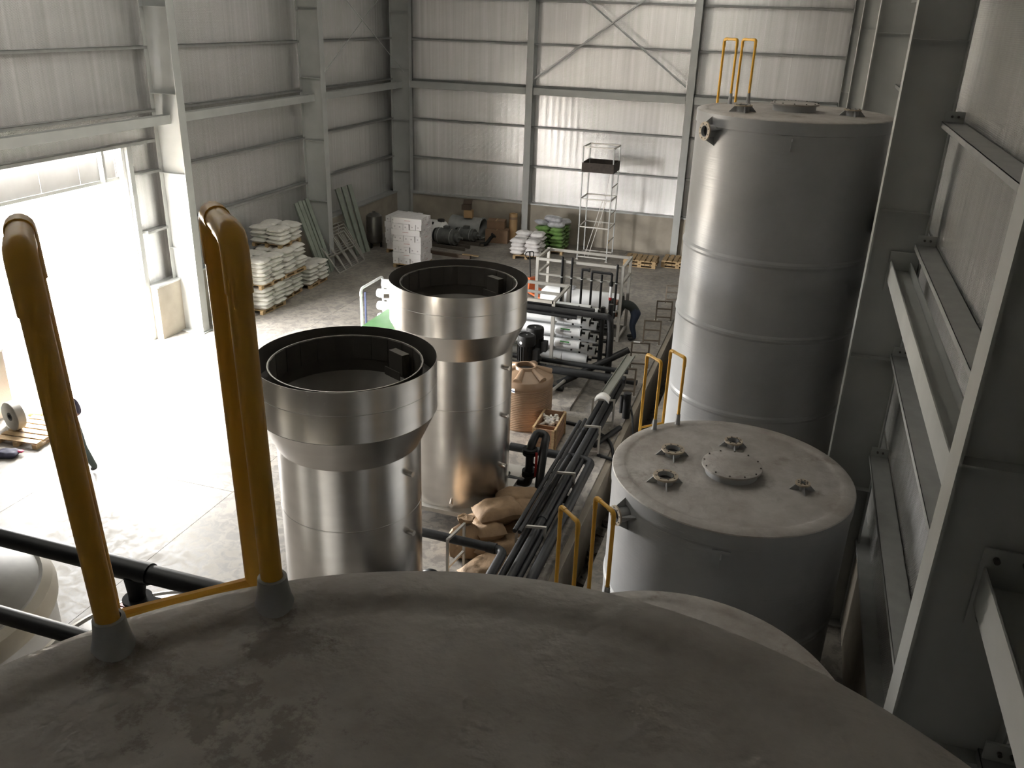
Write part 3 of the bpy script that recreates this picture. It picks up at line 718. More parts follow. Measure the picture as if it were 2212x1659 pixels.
# valve set by the far steel column
t = thing('valve_assembly', 'black pipe loop with a red-levered valve beside the far steel column', 'valve', (-3.9, 14.1, 0))
b = lambda m, a, k='black_iron': m.build(a, k, t, world=True)
b(MB().tube(fillet([(-4.35, 13.95, .25), (-3.98, 13.95, .22), (-3.95, 13.95, .35), (-3.95, 13.95, 1.0), (-3.92, 14.25, 1.18), (-3.72, 14.25, 1.16), (-3.70, 14.0, 1.0), (-3.70, 13.75, .22), (-3.45, 13.65, .2), (-3.05, 13.6, .25)], .14, 6), .08, 14), 'pipe', 'black_pvc')
for p, q in (((-4.42, 13.95, .25), (-4.36, 13.95, .25)), ((-3.95, 13.95, .86), (-3.95, 13.95, .91)), ((-3.95, 13.95, .93), (-3.95, 13.95, .98)), ((-3.95, 13.95, .40), (-3.95, 13.95, .45)), ((-3.95, 13.95, .47), (-3.95, 13.95, .52))):
    b(MB().cyl(p, q, .14, 18), 'flange')
b(MB().beam((-3.80, 13.86, .45), (-3.80, 13.88, .95), .045, .025), 'lever', 'red')
b(MB().cyl((-3.95, 13.95, .66), (-3.78, 13.90, .66), .03, 10), 'stem')
# short U frame holding the near branch pipe
t = thing('pipe_support', 'small stainless support frame holding the black branch pipe by the near column', 'pipe support', (-4.3, 11.05, 0), group='steel pipe support frames along the trench')
for nme, m in rect_frame(-4.34, -4.26, 10.78, 11.3, .84, (.82, .30)): m.build(nme, 'frame_ss', t, world=True)
t = thing('hose_coupling', 'black pipe elbow fitting rising just behind the near tank rim', 'fitting', (-4.45, 10.35, 0))
b = lambda m, a, k='black_iron': m.build(a, k, t, world=True)
b(MB().tube(fillet([(-4.55, 10.3, 0), (-4.55, 10.3, .42), (-4.4, 10.3, .5), (-4.2, 10.3, .3)], .15), .085, 14), 'elbow', 'black_pvc')
b(MB().cyl((-4.55, 10.3, .2), (-4.55, 10.3, .26), .13, 16), 'flange')
t = thing('gauge_valve', 'small bronze tap standing on the floor left of the near steel column', 'valve', (-6.5, 8.85, 0))
b = lambda m, a, k='bolt': m.build(a, k, t, world=True)
b(MB().cyl((-6.5, 8.85, 0), (-6.5, 8.85, .55), .03, 10), 'stem'); b(MB().lathe([(.12, 0), (.1, .1), (.04, .16)], 14, (-6.5, 8.85, 0)), 'base', 'galv')
b(MB().box((-6.5, 8.85, .42), (.14, .04, .03)).cyl((-6.56, 8.85, .34), (-6.42, 8.85, .34), .03, 8), 'handle')
b(MB().cyl((-6.5, 8.85, .56), (-6.5, 8.85, .64), .018, 8), 'tip', 'orange_cap')

# ------------------------------------------------------------------ tan water tank, crate, sacks
t = thing('water_tank', 'tan ribbed plastic water tank with open round mouth', 'tank', (-5.0, 17.02, 0))
r = .615; prof = [(0, 0), (r-.02, 0), (r, .03)]
for k in range(22):
    z = .06+k*.042; prof += [(r, z), (r-.012, z+.012), (r-.012, z+.02), (r, z+.032)]
prof += [(r+.005, 1.0), (r+.012, 1.02), (r+.005, 1.06), (r, 1.12), (r-.02, 1.15)]
MB().lathe(prof, 56).build('body', 'tan_plastic', t)
MB().lathe([(r-.02, 1.15), (.30, 1.28), (.25, 1.30), (.235, 1.36), (.20, 1.36), (.20, 1.25)], 48).build('shoulder', 'tan_plastic', t)
MB().cyl((0, 0, 1.25), (0, 0, 1.26), .20, 32).build('mouth', 'hatch_dark', t)
for i in range(6):
    a = 2*PI*i/6+.5; u = polar(1, a)
    MB().cyl(u*.22+Vector((0, 0, 1.30)), u*.56+Vector((0, 0, 1.16)), .055, 14, .10).build('lug', 'tan_plastic', t)
a = math.radians(-105); u = polar(1, a); s = Vector((-u.y, u.x, 0))
lb = MB().prism([(-.12, -.05), (.12, -.05), (.12, .05), (-.12, .05)], u*(r-.012)+Vector((0, 0, .98)), s, (0, 0, 1), u*.02).build('label', 'white_matte', t)
MB().prism([(-.12, -.012), (.12, -.012), (.12, .012), (-.12, .012)], u*(r+.0085)+Vector((0, 0, .97)), s, (0, 0, 1), u*.002).build('stripe', 'blue_dark', lb)

t = thing('wooden_crate', 'open wooden crate of pale plastic fittings beside the tan tank', 'crate', (-4.20, 16.27, 0), .03)
W, D, H = .46, .98, .50
for s in (-1, 1):
    for k in range(3):
        MB().bx(s*W/2-.012, s*W/2+.012, -D/2, D/2, .03+k*.158, .03+k*.158+.152).build('plank', 'crate_wood', t)
        MB().bx(-W/2+.012, W/2-.012, s*D/2-.012, s*D/2+.012, .03+k*.158, .03+k*.158+.152).build('plank', 'crate_wood', t)
    for s2 in (-1, 1):
        MB().bx(s*(W/2+.02)-.012, s*(W/2+.02)+.012, s2*(D/2-.05)-.035, s2*(D/2-.05)+.035, 0, H+.01).build('batten', 'wood', t)
        MB().bx(s*(W/2-.03)-.03, s*(W/2-.03)+.03, s2*(D/2+.02)-.012, s2*(D/2+.02)+.012, 0, H+.01).build('batten', 'wood', t)
    MB().bx(s*W/2-.02, s*W/2+.02, -D/2, D/2, H-.005, H+.018).build('top_rail', 'wood', t)
MB().bx(-W/2, W/2, -D/2, D/2, 0, .03).build('bottom', 'crate_wood', t)
MB().bx(-W/2+.02, W/2-.02, -.20, -.17, .25, H-.06).build('divider', 'crate_wood', t)
for z in (.20, .33): MB().bx(-.02, .10, -D/2-.016, -D/2-.012, z, z+.07).build('paper_label', 'white_matte', t)
# blank stencil marks on the crate's long side
for yy, zz in ((.15, .34), (.22, .38), (.27, .34), (-.05, .25)):
    MB().bx(W/2+.0125, W/2+.0145, yy, yy+.04, zz, zz+.06).build('stencil_mark', 'brown_box', t)
for i in range(12):
    x, y, z = random.uniform(-.15, .15), random.uniform(-.08, .38), .36+random.uniform(0, .08)
    an = random.uniform(0, 6); d = Vector((math.cos(an), math.sin(an), random.uniform(-.3, .6))).normalized()*.09
    p = Vector((-4.20+x, 16.27+y, z))
    f = thing('pipe_fitting', 'pale plastic pipe fitting lying in the wooden crate', 'fitting', tuple(p), group='fittings in the crate')
    MB().cyl(-d, d, .035, 12).build('barrel', 'clear', f); MB().cyl(d*.7, d*1.05, .05, 12).build('collar', 'white_matte', f)

def sack_mesh(name, L, Wd, Hh, mt, seed, tie=False, nx=14, ny=10):
    rnd = random.Random(seed); m = MB(); ph = [rnd.uniform(0, 6.28) for _ in range(6)]
    def P(u, v, top):
        # superellipse cushion with drawn-out corners and folds
        a, b = abs(u), abs(v); e = max(0.0, (1-a**3.2))*max(0.0, (1-b**3.2))
        hgt = e**0.55
        wob = .10*math.sin(5*u+ph[0])*math.sin(4*v+ph[1]) + .07*math.sin(9*u*v+ph[2]) + .05*math.sin(11*u+ph[4])
        x = u*L/2*(1-.06*b*b); y = v*Wd/2*(1-.08*a*a+.04*math.sin(6*u+ph[5]))
        z = Hh*(.5+.5*hgt*(1+wob)) if top else Hh*(.5-.5*min(1, hgt*1.25))
        return Vector((x, y, z + .06*Hh*math.sin(3*u+ph[3])*(1-hgt)))
    for top in (1, 0):
        b = len(m.v)
        for i in range(nx+1):
            for j in range(ny+1): m.v.append(P(2*i/nx-1, 2*j/ny-1, top))
        for i in range(nx):
            for j in range(ny):
                q = (b+i*(ny+1)+j, b+(i+1)*(ny+1)+j, b+(i+1)*(ny+1)+j+1, b+i*(ny+1)+j+1)
                m.f.append(q if top else q[::-1])
    me = m.mesh(name, 55); me.materials.append(MATS[mt]); return me
KS = [sack_mesh('kraft_sack', .85, .58, .31, 'kraft', 11+i) for i in range(4)]
KP = [(-3.88, 13.35, .02, 1.45, 'brown paper sack at the far end of the sack heap'), (-4.2, 12.02, .02, .9, 'brown paper sack on the floor beside the steel column stand'), (-3.72, 12.35, .02, 1.7, 'brown paper sack half under the pipe bundle'),
      (-3.85, 11.85, .02, .3, 'brown paper sack lying across the middle of the heap'), (-3.98, 12.62, .27, 1.3, 'brown paper sack second in height on the heap'),
      (-4.0, 12.25, .45, .7, 'topmost brown paper sack with a white label patch'), (-3.80, 11.15, .02, 1.0, 'nearest brown paper sack with a white paper patch, under the branch pipe'),
      (-3.66, 12.85, .27, 1.5, 'brown paper sack leaning against the pipes'), (-4.15, 12.0, .24, 2.3, 'brown paper sack slumped behind the upright one'), (-3.85, 13.0, .30, .4, 'brown paper sack at the far side on top of the heap')]
for i, (x, y, z, rz, lb) in enumerate(KP):
    o = link('paper_sack', KS[i % 4], loc=(x, y, z), rot=(random.uniform(-.08, .08), random.uniform(-.1, .1), rz)); tag(o, lb, 'sack', 'brown paper sacks by the pipes')
    if 'white' in lb:
        q = MB().box((.18, .02, .267), (.22, .14, .004)).build('paper_patch', 'white_matte', o)
t = thing('paper_sack', 'upright brown paper sack with gathered twisted neck', 'sack', (-4.36, 11.65, 0), .4, 'brown paper sacks by the pipes')
m = MB(); n = 22; rows = [(.20, 0), (.27, .04), (.30, .2), (.28, .38), (.20, .50), (.10, .58), (.075, .62), (.12, .68), (.13, .73)]
for k, (rr, z) in enumerate(rows):
    for i in range(n):
        a = 2*PI*i/n; q = rr*(1+.10*math.sin(7*a+k)*(.4+k*.09)); m.v.append(Vector((q*math.cos(a)*1.1, q*math.sin(a)*.8, z+.02*math.sin(3*a+k))))
for k in range(len(rows)-1):
    for i in range(n): m.f.append((k*n+i, k*n+(i+1) % n, (k+1)*n+(i+1) % n, (k+1)*n+i))
m.f.append(tuple(range(n-1, -1, -1))); m.f.append(tuple((len(rows)-1)*n+i for i in range(n)))
m.build('bag', 'kraft', t); MB().lathe([(.085, .60), (.095, .62), (.085, .64)], 14).build('tie', 'brown_box', t)

# ------------------------------------------------------------------ pumps on the plinth
MB().bx(-6.6, -4.15, 17.9, 19.85, 0, .09).build('trim_1', 'concrete_floor')['kind'] = 'structure'
def pump(label, x, y):
    t = thing('vertical_pump', label, 'pump', (x, y, .09), group='vertical multistage pumps')
    MB().bx(-.16, .16, -.16, .16, 0, .10).build('foot', 'black_iron', t)
    MB().cyl((-.28, 0, .12), (.28, 0, .12), .06, 14).cyl((-.29, 0, .12), (-.26, 0, .12), .10, 16).cyl((.26, 0, .12), (.29, 0, .12), .10, 16).build('ports', 'black_iron', t)
    MB().lathe([(.12, .1), (.12, .62), (.0, .62)], 20).build('stage_casing', 'brown_steel', t)
    for i in range(4):
        q = polar(.15, PI/4+i*PI/2); MB().cyl((q.x, q.y, .1), (q.x, q.y, .64), .012, 8).build('tie_rod', 'bolt', t)
    MB().lathe([(.19, .60), (.19, .66), (.13, .70), (.15, .80)], 24).build('lantern', 'black_iron', t)
    mo = MB().lathe([(.15, .78), (.195, .80), (.195, 1.20), (.18, 1.22), (.0, 1.22)], 32).build('motor', 'black_iron', t)
    for i in range(20):
        u = polar(1, 2*PI*i/20); MB().box(u*.205+Vector((0, 0, 1.0)), (.025, .008, .38), 2*PI*i/20).build('fin', 'black_iron', mo)
    MB().lathe([(.205, 1.20), (.215, 1.22), (.215, 1.40), (.20, 1.44), (.17, 1.445), (.165, 1.43), (.06, 1.43), (0, 1.435)], 32).build('fan_cowl', 'black_iron', mo)
    MB().lathe([(.0, 1.437), (.02, 1.437), (.02, 1.442), (0, 1.443)], 10).build('cowl_stud', 'galv', mo)
    u = polar(1, math.radians(-112)); MB().cyl(u*.212+Vector((0, 0, 1.29)), u*.219+Vector((0, 0, 1.29)), .035, 14).build('badge', 'white_matte', mo)
    MB().box((.26, -.04, 1.0), (.13, .2, .24)).build('terminal_box', 'black_iron', mo)
    return t
pump('black vertical pump motor nearer the tan tank', -5.43, 18.45)
pump('black vertical pump motor farther back with a terminal box', -5.40, 19.05)

# ------------------------------------------------------------------ membrane skid
X0, X1, Y0, Y1, HF = -9.0, -5.1, 19.55, 21.0, 2.08
t = thing('membrane_rack', 'stainless rack carrying long white membrane vessels', 'rack', (-7.6, 20.3, 0))
b = lambda m, a, k='frame_ss': m.build(a, k, t, world=True)
for x in (X0, -7.0, X1):
    for y in (Y0, Y1): b(MB().bx(x-.04, x+.04, y-.04, y+.04, 0, HF), 'post')
    b(MB().bx(x-.035, x+.035, Y0, Y1, HF-.06, HF), 'top_rail')
    for z in (.42, .78, 1.12, 1.46): b(MB().bx(x-.03, x+.03, Y0, Y1, z, z+.05), 'cradle')
for y in (Y0, Y1):
    b(MB().bx(X0, X1, y-.04, y+.04, HF-.07, HF), 'top_rail'); b(MB().bx(X0, X1, y-.04, y+.04, .08, .16), 'base_rail')
b(MB().bx(X0, X1, Y0+.62, Y0+.68, HF-.06, HF), 'top_rail')
def vessel(label, y, z, x0, x1, lab):
    v = thing('membrane_vessel', label, 'pressure vessel', ((x0+x1)/2, y, z), group='white membrane vessels in the rack')
    r = .118; a, c = x0-(x0+x1)/2, x1-(x0+x1)/2
    m = MB()
    sec = [(a, r*.55), (a+.02, r*.9), (a+.06, r), (c-.66, r), (c-.655, r*.96), (c-.64, r*.96), (c-.635, r), (c-.05, r), (c-.045, r*1.05), (c, r*1.05)]
    m.lathe([(rr, zz) for zz, rr in sec] + [(r*.78, c), (r*.74, c-.03), (0, c-.03)], 28)
    R = Matrix.Rotation(PI/2, 3, 'Y'); m.v = [R @ q for q in m.v]
    m.build('tube', 'white_gloss', v)
    MB().cyl((c-.028, 0, 0), (c+.01, 0, 0), r*.72, 20).cyl((c, 0, 0), (c+.10, 0, 0), .03, 12).build('end_plug', 'black_iron', v)
    MB().cyl((c-.22, 0, -r), (c-.22, 0, -r-.045), .026, 12).build('port', 'black_iron', v)
    if lab:
        al = math.radians(35)
        for (xa, xb, t0, t1, mt) in ((c-.50, c-.26, 28, 46, 'label_green'), (c-.50, c-.22, 2, 24, 'label_grey')):
            k = MB(); n = 5
            for i in range(n+1):
                th = math.radians(t0+(t1-t0)*i/n); k.v += [Vector((xa, -math.cos(th)*(r+.0015), math.sin(th)*(r+.0015))), Vector((xb, -math.cos(th)*(r+.0015), math.sin(th)*(r+.0015)))]
            for i in range(n): k.f.append((2*i, 2*i+1, 2*i+3, 2*i+2))
            k.build('label', mt, v)
ROWS = [(19.74, [(1.63, 'top'), (1.29, 'middle'), (.96, 'bottom')], -4.42, True, 'front'), (20.05, [(1.80, 'top'), (1.47, 'upper middle'), (1.13, 'middle'), (.80, 'lower middle'), (.50, 'bottom')], -4.28, False, 'second'),
        (20.36, [(1.64, 'top'), (1.30, 'upper middle'), (.96, 'lower middle'), (.62, 'bottom')], -4.15, False, 'third')]
for y, zz, x1, lab, rn in ROWS:
    for z, w_ in zz: vessel('white membrane vessel, %s one of the %s column%s' % (w_, rn, ', green labelled' if lab else ''), y, z, -9.95, x1, lab)
t = thing('manifold', 'black manifold pipes with stubs at the ends of the white vessels', 'pipe', (-3.95, 20.4, 0))
b = lambda m, a, k='black_pvc': m.build(a, k, t, world=True)
for x, y in ((-3.98, 20.10), (-3.85, 20.42)):
    b(MB().cyl((x, y, .25), (x, y, 1.9), .06, 14), 'riser')
    for z in (.55, .9, 1.25, 1.6): b(MB().cyl((x-.2, y-.04, z), (x, y, z), .035, 10), 'stub')
b(MB().tube(fillet([(-8.9, 19.5, 1.92), (-3.68, 19.52, 1.86), (-3.64, 19.55, 1.4), (-3.64, 19.6, .12)], .1), .075, 14), 'header')
b(MB().tube([(-8.9, 19.62, 2.0), (-4.1, 19.64, 1.94)], .05, 12), 'header')
b(MB().tube([(-8.9, 19.5, 1.80), (-4.5, 19.52, 1.74)], .05, 12), 'header')
for p in ((-4.75, 19.62), (-4.55, 19.9)): b(MB().cyl((p[0], p[1], 1.62), (p[0], p[1], 1.92), .025, 10), 'drop')
# U-bend of bare steel pipe on the plinth
pipe_run('steel_pipe', 'bent bare steel pipe lying on the skid plinth', [(-4.45, 19.6, .30), (-4.75, 18.35, .22), (-5.0, 18.2, .22), (-5.4, 18.3, .22)], .04, 'frame_ss', .15)
# green skid on the left with a white loop rail
t = thing('green_skid', 'green painted equipment box peeping out left of the far steel column', 'machine', (-9.0, 18.7, 0))
b = lambda m, a, k='green_paint': m.build(a, k, t, world=True)
b(MB().bx(-9.5, -8.1, 18.1, 19.4, .06, 1.27), 'body'); b(MB().bx(-9.55, -8.05, 18.05, 19.5, 1.27, 1.30), 'top');
for y in (18.32, 18.75, 19.18): b(MB().bx(-9.515, -9.5, y-.2, y+.2, .2, 1.1), 'door_panel') 
for x in (-9.4, -8.2):
    for y in (18.2, 19.3): b(MB().bx(x-.04, x+.04, y-.04, y+.04, 0, .06), 'foot', 'black_iron')
t = thing('loop_rail', 'white and green bent tube rail beside the vessel ends', 'rail', (-10.3, 20.2, 0))
MB().tube(fillet([(-10.35, 19.6, .0), (-10.35, 19.6, 1.72), (-10.35, 20.9, 1.72), (-10.35, 20.9, 0)], .14), .035, 12).build('tube', 'white_gloss', t, world=True)
MB().bx(-10.32, -10.28, 19.72, 19.76, 0, 1.6).build('cable_trunk', 'blue_dark', t, world=True)

# ------------------------------------------------------------------ dosing skid farther back
X0, X1, Y0, Y1, HF = -6.52, -4.08, 22.95, 24.1, 2.2
t = thing('dosing_skid', 'open stainless skid frame with black riser pipes', 'skid', (-5.3, 23.5, 0))
b = lambda m, a, k='frame_ss': m.build(a, k, t, world=True)
for x in (X0, X1):
    for y in (Y0, Y1): b(MB().bx(x-.04, x+.04, y-.04, y+.04, 0, HF), 'post')
    for z in (HF-.05, HF-.5, .08): b(MB().bx(x-.035, x+.035, Y0, Y1, z-.035, z+.035), 'end_rail')
for y in (Y0, Y1):
    for z in (HF-.05, .08): b(MB().bx(X0, X1, y-.035, y+.035, z-.035, z+.035), 'long_rail')
for z in (HF-.48, HF-1.3): b(MB().bx(X0, X1, Y0-.025, Y0+.025, z-.025, z+.025), 'pipe_rail')
b(MB().bx(X0+.75, X0+.82, Y0-.03, Y0+.03, 0, HF), 'post')
b(MB().bx(X0, X1, Y0, Y1, .03, .05), 'deck', 'brown_steel')
for i, (x, z1) in enumerate(((-5.78, 2.3), (-5.50, 2.3), (-5.20, 2.02), (-4.92, 1.95), (-4.64, 1.92), (-4.36, 1.95), (-4.22, 2.25))):
    rr = .033
    b(MB().cyl((x, Y0-.07, .75 if i < 6 else .7), (x, Y0-.07, z1), rr, 10), 'riser', 'black_pvc')
    for z in (HF-.48, HF-1.3): b(MB().cyl((x, Y0-.07, z-.015), (x, Y0-.07, z+.015), .042, 10), 'clip', 'galv')
b(MB().tube(fillet([(-4.92, Y0-.07, 1.9), (-4.92, Y0-.07, 1.97), (-4.36, Y0-.07, 1.97), (-4.36, Y0-.07, 1.9)], .05), .036, 10), 'bridge', 'black_pvc')
b(MB().cyl((-5.2, Y0-.07, 2.0), (-5.02, Y0-.07, 2.0), .036, 10).cyl((-5.02, Y0-.07, 2.0), (-4.98, Y0-.07, 2.0), .055, 12), 'elbow', 'black_pvc')
b(MB().cyl((-4.36, Y0-.07, 1.30), (-4.36, Y0-.07, 1.62), .04, 12), 'flow_meter', 'white_gloss')
b(MB().cyl((-4.36, Y0-.07, 1.22), (-4.36, Y0-.07, 1.30), .045, 12), 'meter_nut', 'red'); b(MB().lathe([(.05, 1.62), (.06, 1.68), (.04, 1.76)], 12, (-4.36, Y0-.07, 0)), 'meter_nut', 'black_iron')
ve = bpy.data.objects.new('pressure_vessel', None); COL.objects.link(ve); ve.parent = t; ve.matrix_parent_inverse = world_of(t).inverted()
m = MB().lathe([(0, -1.25), (.20, -1.22), (.30, -1.12), (.33, -1.0), (.33, 1.12)], 36); R = Matrix.Rotation(PI/2, 3, 'Y'); m.v = [R @ q + Vector((-5.35, 23.75, .82)) for q in m.v]
m.build('shell', 'white_gloss', ve)
MB().cyl((-4.23, 23.75, .82), (-4.17, 23.75, .82), .38, 36).build('end_flange', 'galv', ve); MB().cyl((-4.17, 23.75, .82), (-4.15, 23.75, .82), .29, 30).build('end_cover', 'hatch_dark', ve)
for x in (-6.1, -4.7): MB().bx(x-.05, x+.05, 23.5, 24.0, .05, .55).build('saddle', 'frame_ss', ve)
for i, x in enumerate((-6.35, -6.1, -5.85, -5.5, -5.2, -4.92, -4.64, -4.36)):
    pz = bpy.data.objects.new('dosing_valve', None); COL.objects.link(pz); pz.parent = t; pz.matrix_parent_inverse = world_of(t).inverted()
    y = Y0+.02*(i % 2)
    MB().cyl((x, y, .45), (x, y, .80), .055, 12).box((x, y, .60), (.14, .12, .10)).build('body', 'black_iron', pz)
    MB().cyl((x+.09, y, .62), (x+.09, y, .84), .045, 12).build('sight_cup', 'clear', pz)
    MB().cyl((x+.09, y, .84), (x+.09, y, .90), .05, 12).build('cap', ('orange_cap', 'red', 'orange_cap')[i % 3], pz)
b(MB().cyl((X0+.1, Y0+.05, .42), (X1-.1, Y0+.05, .42), .05, 12), 'header', 'black_pvc')
for i in range(5):
    x = -5.6+i*.27
    b(MB().box((x, Y0+.25, .30), (.16, .26, .34)).cyl((x, Y0+.1, .5), (x, Y0+.1, .62), .06, 10), 'dosing_pump', 'black_iron')
b(MB().box((-4.35, Y0+.1, .95), (.12, .04, .10)), 'tag_plate', 'label_yellow')
o = thing('plastic_film', 'crumpled shiny plastic film on top of the white vessel', 'film', (-5.75, 23.72, 1.15))
me = sack_mesh('film', .38, .28, .10, 'sack_grey', 3); link('film_sheet', me, o)
mat('print_pink', (0.55, 0.36, 0.36), 0.7)
mat('print_grey', (0.45, 0.42, 0.43), 0.7)
mat('brown_ss', (0.20, 0.19, 0.175), 0.35, 0.7, 0.2, 4)
mat('motor_grey', (0.17, 0.175, 0.165), 0.5, 0.2, 0.3, 6)
mat('rust_dark', (0.075, 0.06, 0.05), 0.75, 0, 0.4, 8)

# ------------------------------------------------------------------ pallets and sacks
def pallet_parts(t, L=1.2, W=1.0, m='wood'):
    """top boards along x, stringer blocks, bottom boards; L along y, W along x"""
    for i in range(6):
        y = -L/2 + (i+.5)*L/6; k = MB().bx(-W/2, W/2, y-.075, y+.075, .108, .13); k.build('plank', m, t)
    for x in (-W/2+.05, 0, W/2-.05):
        MB().bx(x-.05, x+.05, -L/2, L/2, .088, .108).build('plank', m, t)
        for y in (-L/2+.07, 0, L/2-.07): MB().bx(x-.05, x+.05, y-.07, y+.07, .02, .088).build('block', m, t)
        MB().bx(x-.05, x+.05, -L/2, L/2, 0, .02).build('plank', m, t)
PAL = thing('wooden_pallet', 'x', 'pallet', (0, 0, 0), 0, 'wooden pallets'); pallet_parts(PAL)
PAL_USED = [False]
def pallet(label, x, y, z, rz=0):
    if not PAL_USED[0]: t = PAL; t.location = (x, y, z); t.rotation_euler = (0, 0, rz); PAL_USED[0] = True
    else: t = dup(PAL, None, (x, y, z), rz)
    t['label'] = label; return t
SW = [sack_mesh('sack', .66, .54, .15, 'sack_white', 40+i) for i in range(5)]
SCL = [sack_mesh('sack', .62, .52, .17, 'sack_clean', 60+i) for i in range(4)]
SG = [sack_mesh('sack', .62, .52, .17, 'sack_green', 80+i) for i in range(3)]
SGY = [sack_mesh('sack', .68, .50, .20, 'sack_grey', 90+i) for i in range(3)]
ORD = ['bottom', 'second', 'third', 'fourth', 'fifth', 'sixth', 'seventh', 'eighth']
def stack(meshes, kind, where, group, cx, cy, z, layers, dz, pat=0, jit=.03, drop=0):
    for l in range(layers):
        rot = (l+pat) % 2
        if rot == 0: cells = [(-.30, -.30, PI/2), (.27, -.33, 0), (-.27, .33, 0), (.30, .30, PI/2)]
        else: cells = [(-.27, -.33, 0), (.30, -.30, PI/2), (-.30, .30, PI/2), (.27, .33, 0)]
        if l == layers-1 and drop: cells = cells[drop:]
        for a, b, rz in cells:
            o = link('sack', meshes[random.randrange(len(meshes))], loc=(cx+a+random.uniform(-jit, jit), cy+b+random.uniform(-jit, jit), z+l*dz),
                     rot=(random.uniform(-.05, .05), random.uniform(-.05, .05), rz+random.uniform(-.1, .1)+(PI if random.random() < .5 else 0)))
            lay = 'top' if l == layers-1 else ORD[l]
            tag(o, '%s, %s layer, %s %s corner of the %s' % (kind, lay, 'left' if a < 0 else 'right', 'front' if b < 0 else 'back', where), 'sack', group)
GP = [('lower front pallet', 'next to the bright doorway', -14.85, 21.65, 0, 5), ('upper front pallet', 'corner struck by daylight', -14.87, 21.67, .76, 6),
      ('lower middle pallet', 'of the wall pile', -15.05, 23.0, 0, 5), ('second middle pallet', 'of the wall pile', -14.87, 22.98, .76, 6),
      ('topmost pallet', 'of the wall pile', -15.05, 23.1, 1.63, 4), ('low end pallet', 'nearest the green channels', -14.95, 24.45, 0, 5)]
for i, (w_, ex, x, y, z, n) in enumerate(GP):
    pallet('wooden pallet under white sacks, the %s %s' % (w_, ex), x, y, z, .04*(i % 3-1))
    stack(SW, 'white woven sack', w_, 'white sacks on the %s' % w_, x, y, z+.125, n, .125, i)
pallet('wooden pallet under the clean white sacks at the back', -9.2, 30.95, 0, .18)
stack(SCL, 'clean white sack', 'pallet before the green ones', 'clean white sacks at the back', -9.2, 30.95, .125, 5, .145, 0, drop=2)
pallet('wooden pallet under the green sacks at the back wall', -8.55, 32.05, 0, .1)
stack(SG, 'green sack', 'pallet at the back wall', 'green sacks at the back wall', -8.55, 32.05, .125, 6, .15, 0)
for i, (x, y, z, rz) in enumerate(((-8.9, 31.85, 1.02, 1.2), (-8.35, 31.75, 1.02, .2), (-8.25, 32.3, 1.02, .4), (-8.55, 32.0, 1.17, .1))):
    tag(link('sack', SGY[i % 3], loc=(x, y, z), rot=(random.uniform(-.1, .1), (.25, .0, -.1, .1)[i], rz)),
        ('grey plastic sack slumped at the left on the green sacks', 'grey plastic sack at the front on the green sacks', 'grey plastic sack at the right on the green sacks', 'topmost grey plastic sack on the green sacks')[i], 'sack', 'grey sacks on top')
# empty pallets, two low stacks by the back wall on the right
for i in range(2):
    pallet('%s empty pallet of the left low stack by the back wall' % ('bottom', 'top')[i], -4.95, 31.55, .131*i, PI/2+.02)
    pallet('%s empty pallet of the right low stack by the back wall' % ('bottom', 'top')[i], -3.60, 31.95, .131*i, PI/2)

# ------------------------------------------------------------------ cartons
def carton_mesh():
    me = MB().box((0, 0, .105), (1.06, .204, .203)).mesh('carton'); me.materials.append(MATS['carton']); return me
CM = carton_mesh()
def print_marks(o):
    # small pinkish print on the long sides and ends
    for s in (-1, 1):
        if PRT[0] is None:
            a = MB().box((0, 0, 0), (.22, .002, .022)).mesh('print'); a.materials.append(MATS['print_pink'])
            c = MB().box((0, 0, 0), (.002, .05, .045)).mesh('print'); c.materials.append(MATS['print_grey']); PRT[0], PRT[1] = a, c
        link('print', PRT[0], o, loc=(0, s*.105, .12)); link('print', PRT[1], o, loc=(s*.531, .02, .10))
PRT = [None, None]
def carton_stack(label, group, cx, cy, z, layers, rz0, top=5):
    for l in range(layers):
        n = 5 if l < layers-1 else top
        for i in range(n):
            off = (i-2)*.216; rz = rz0 + (0 if l % 2 else PI/2)
            d = Vector((-math.sin(rz), math.cos(rz), 0))*off
            o = link('carton', CM, loc=(cx+d.x+random.uniform(-.05, .05)*abs(math.cos(rz)), cy+d.y+random.uniform(-.05, .05)*abs(math.sin(rz)), z+l*.207), rot=(0, 0, rz+random.uniform(-.02, .02)))
            ax = abs(d.x) > abs(d.y); k = i if (d.x if ax else d.y)*(1 if i > 2 else -1) >= 0 else 4-i
            tag(o, 'white printed carton, %s layer, %s from the %s, %s' % ('top' if l == layers-1 else ORD[l], ('first', 'second', 'third', 'fourth', 'fifth')[k], 'left' if ax else 'front', label), 'carton', group); print_marks(o)
pallet('wooden pallet under the front stack of white cartons', -12.65, 28.0, 0, .03)
carton_stack('front carton stack', 'white cartons, front stack', -12.65, 28.0, .13, 8, .03, 4)
pallet('wooden pallet under the rear stack of white cartons', -13.75, 29.75, 0, .0)
carton_stack('rear carton stack', 'white cartons, rear stack', -13.75, 29.75, .13, 6, PI/2, 5)

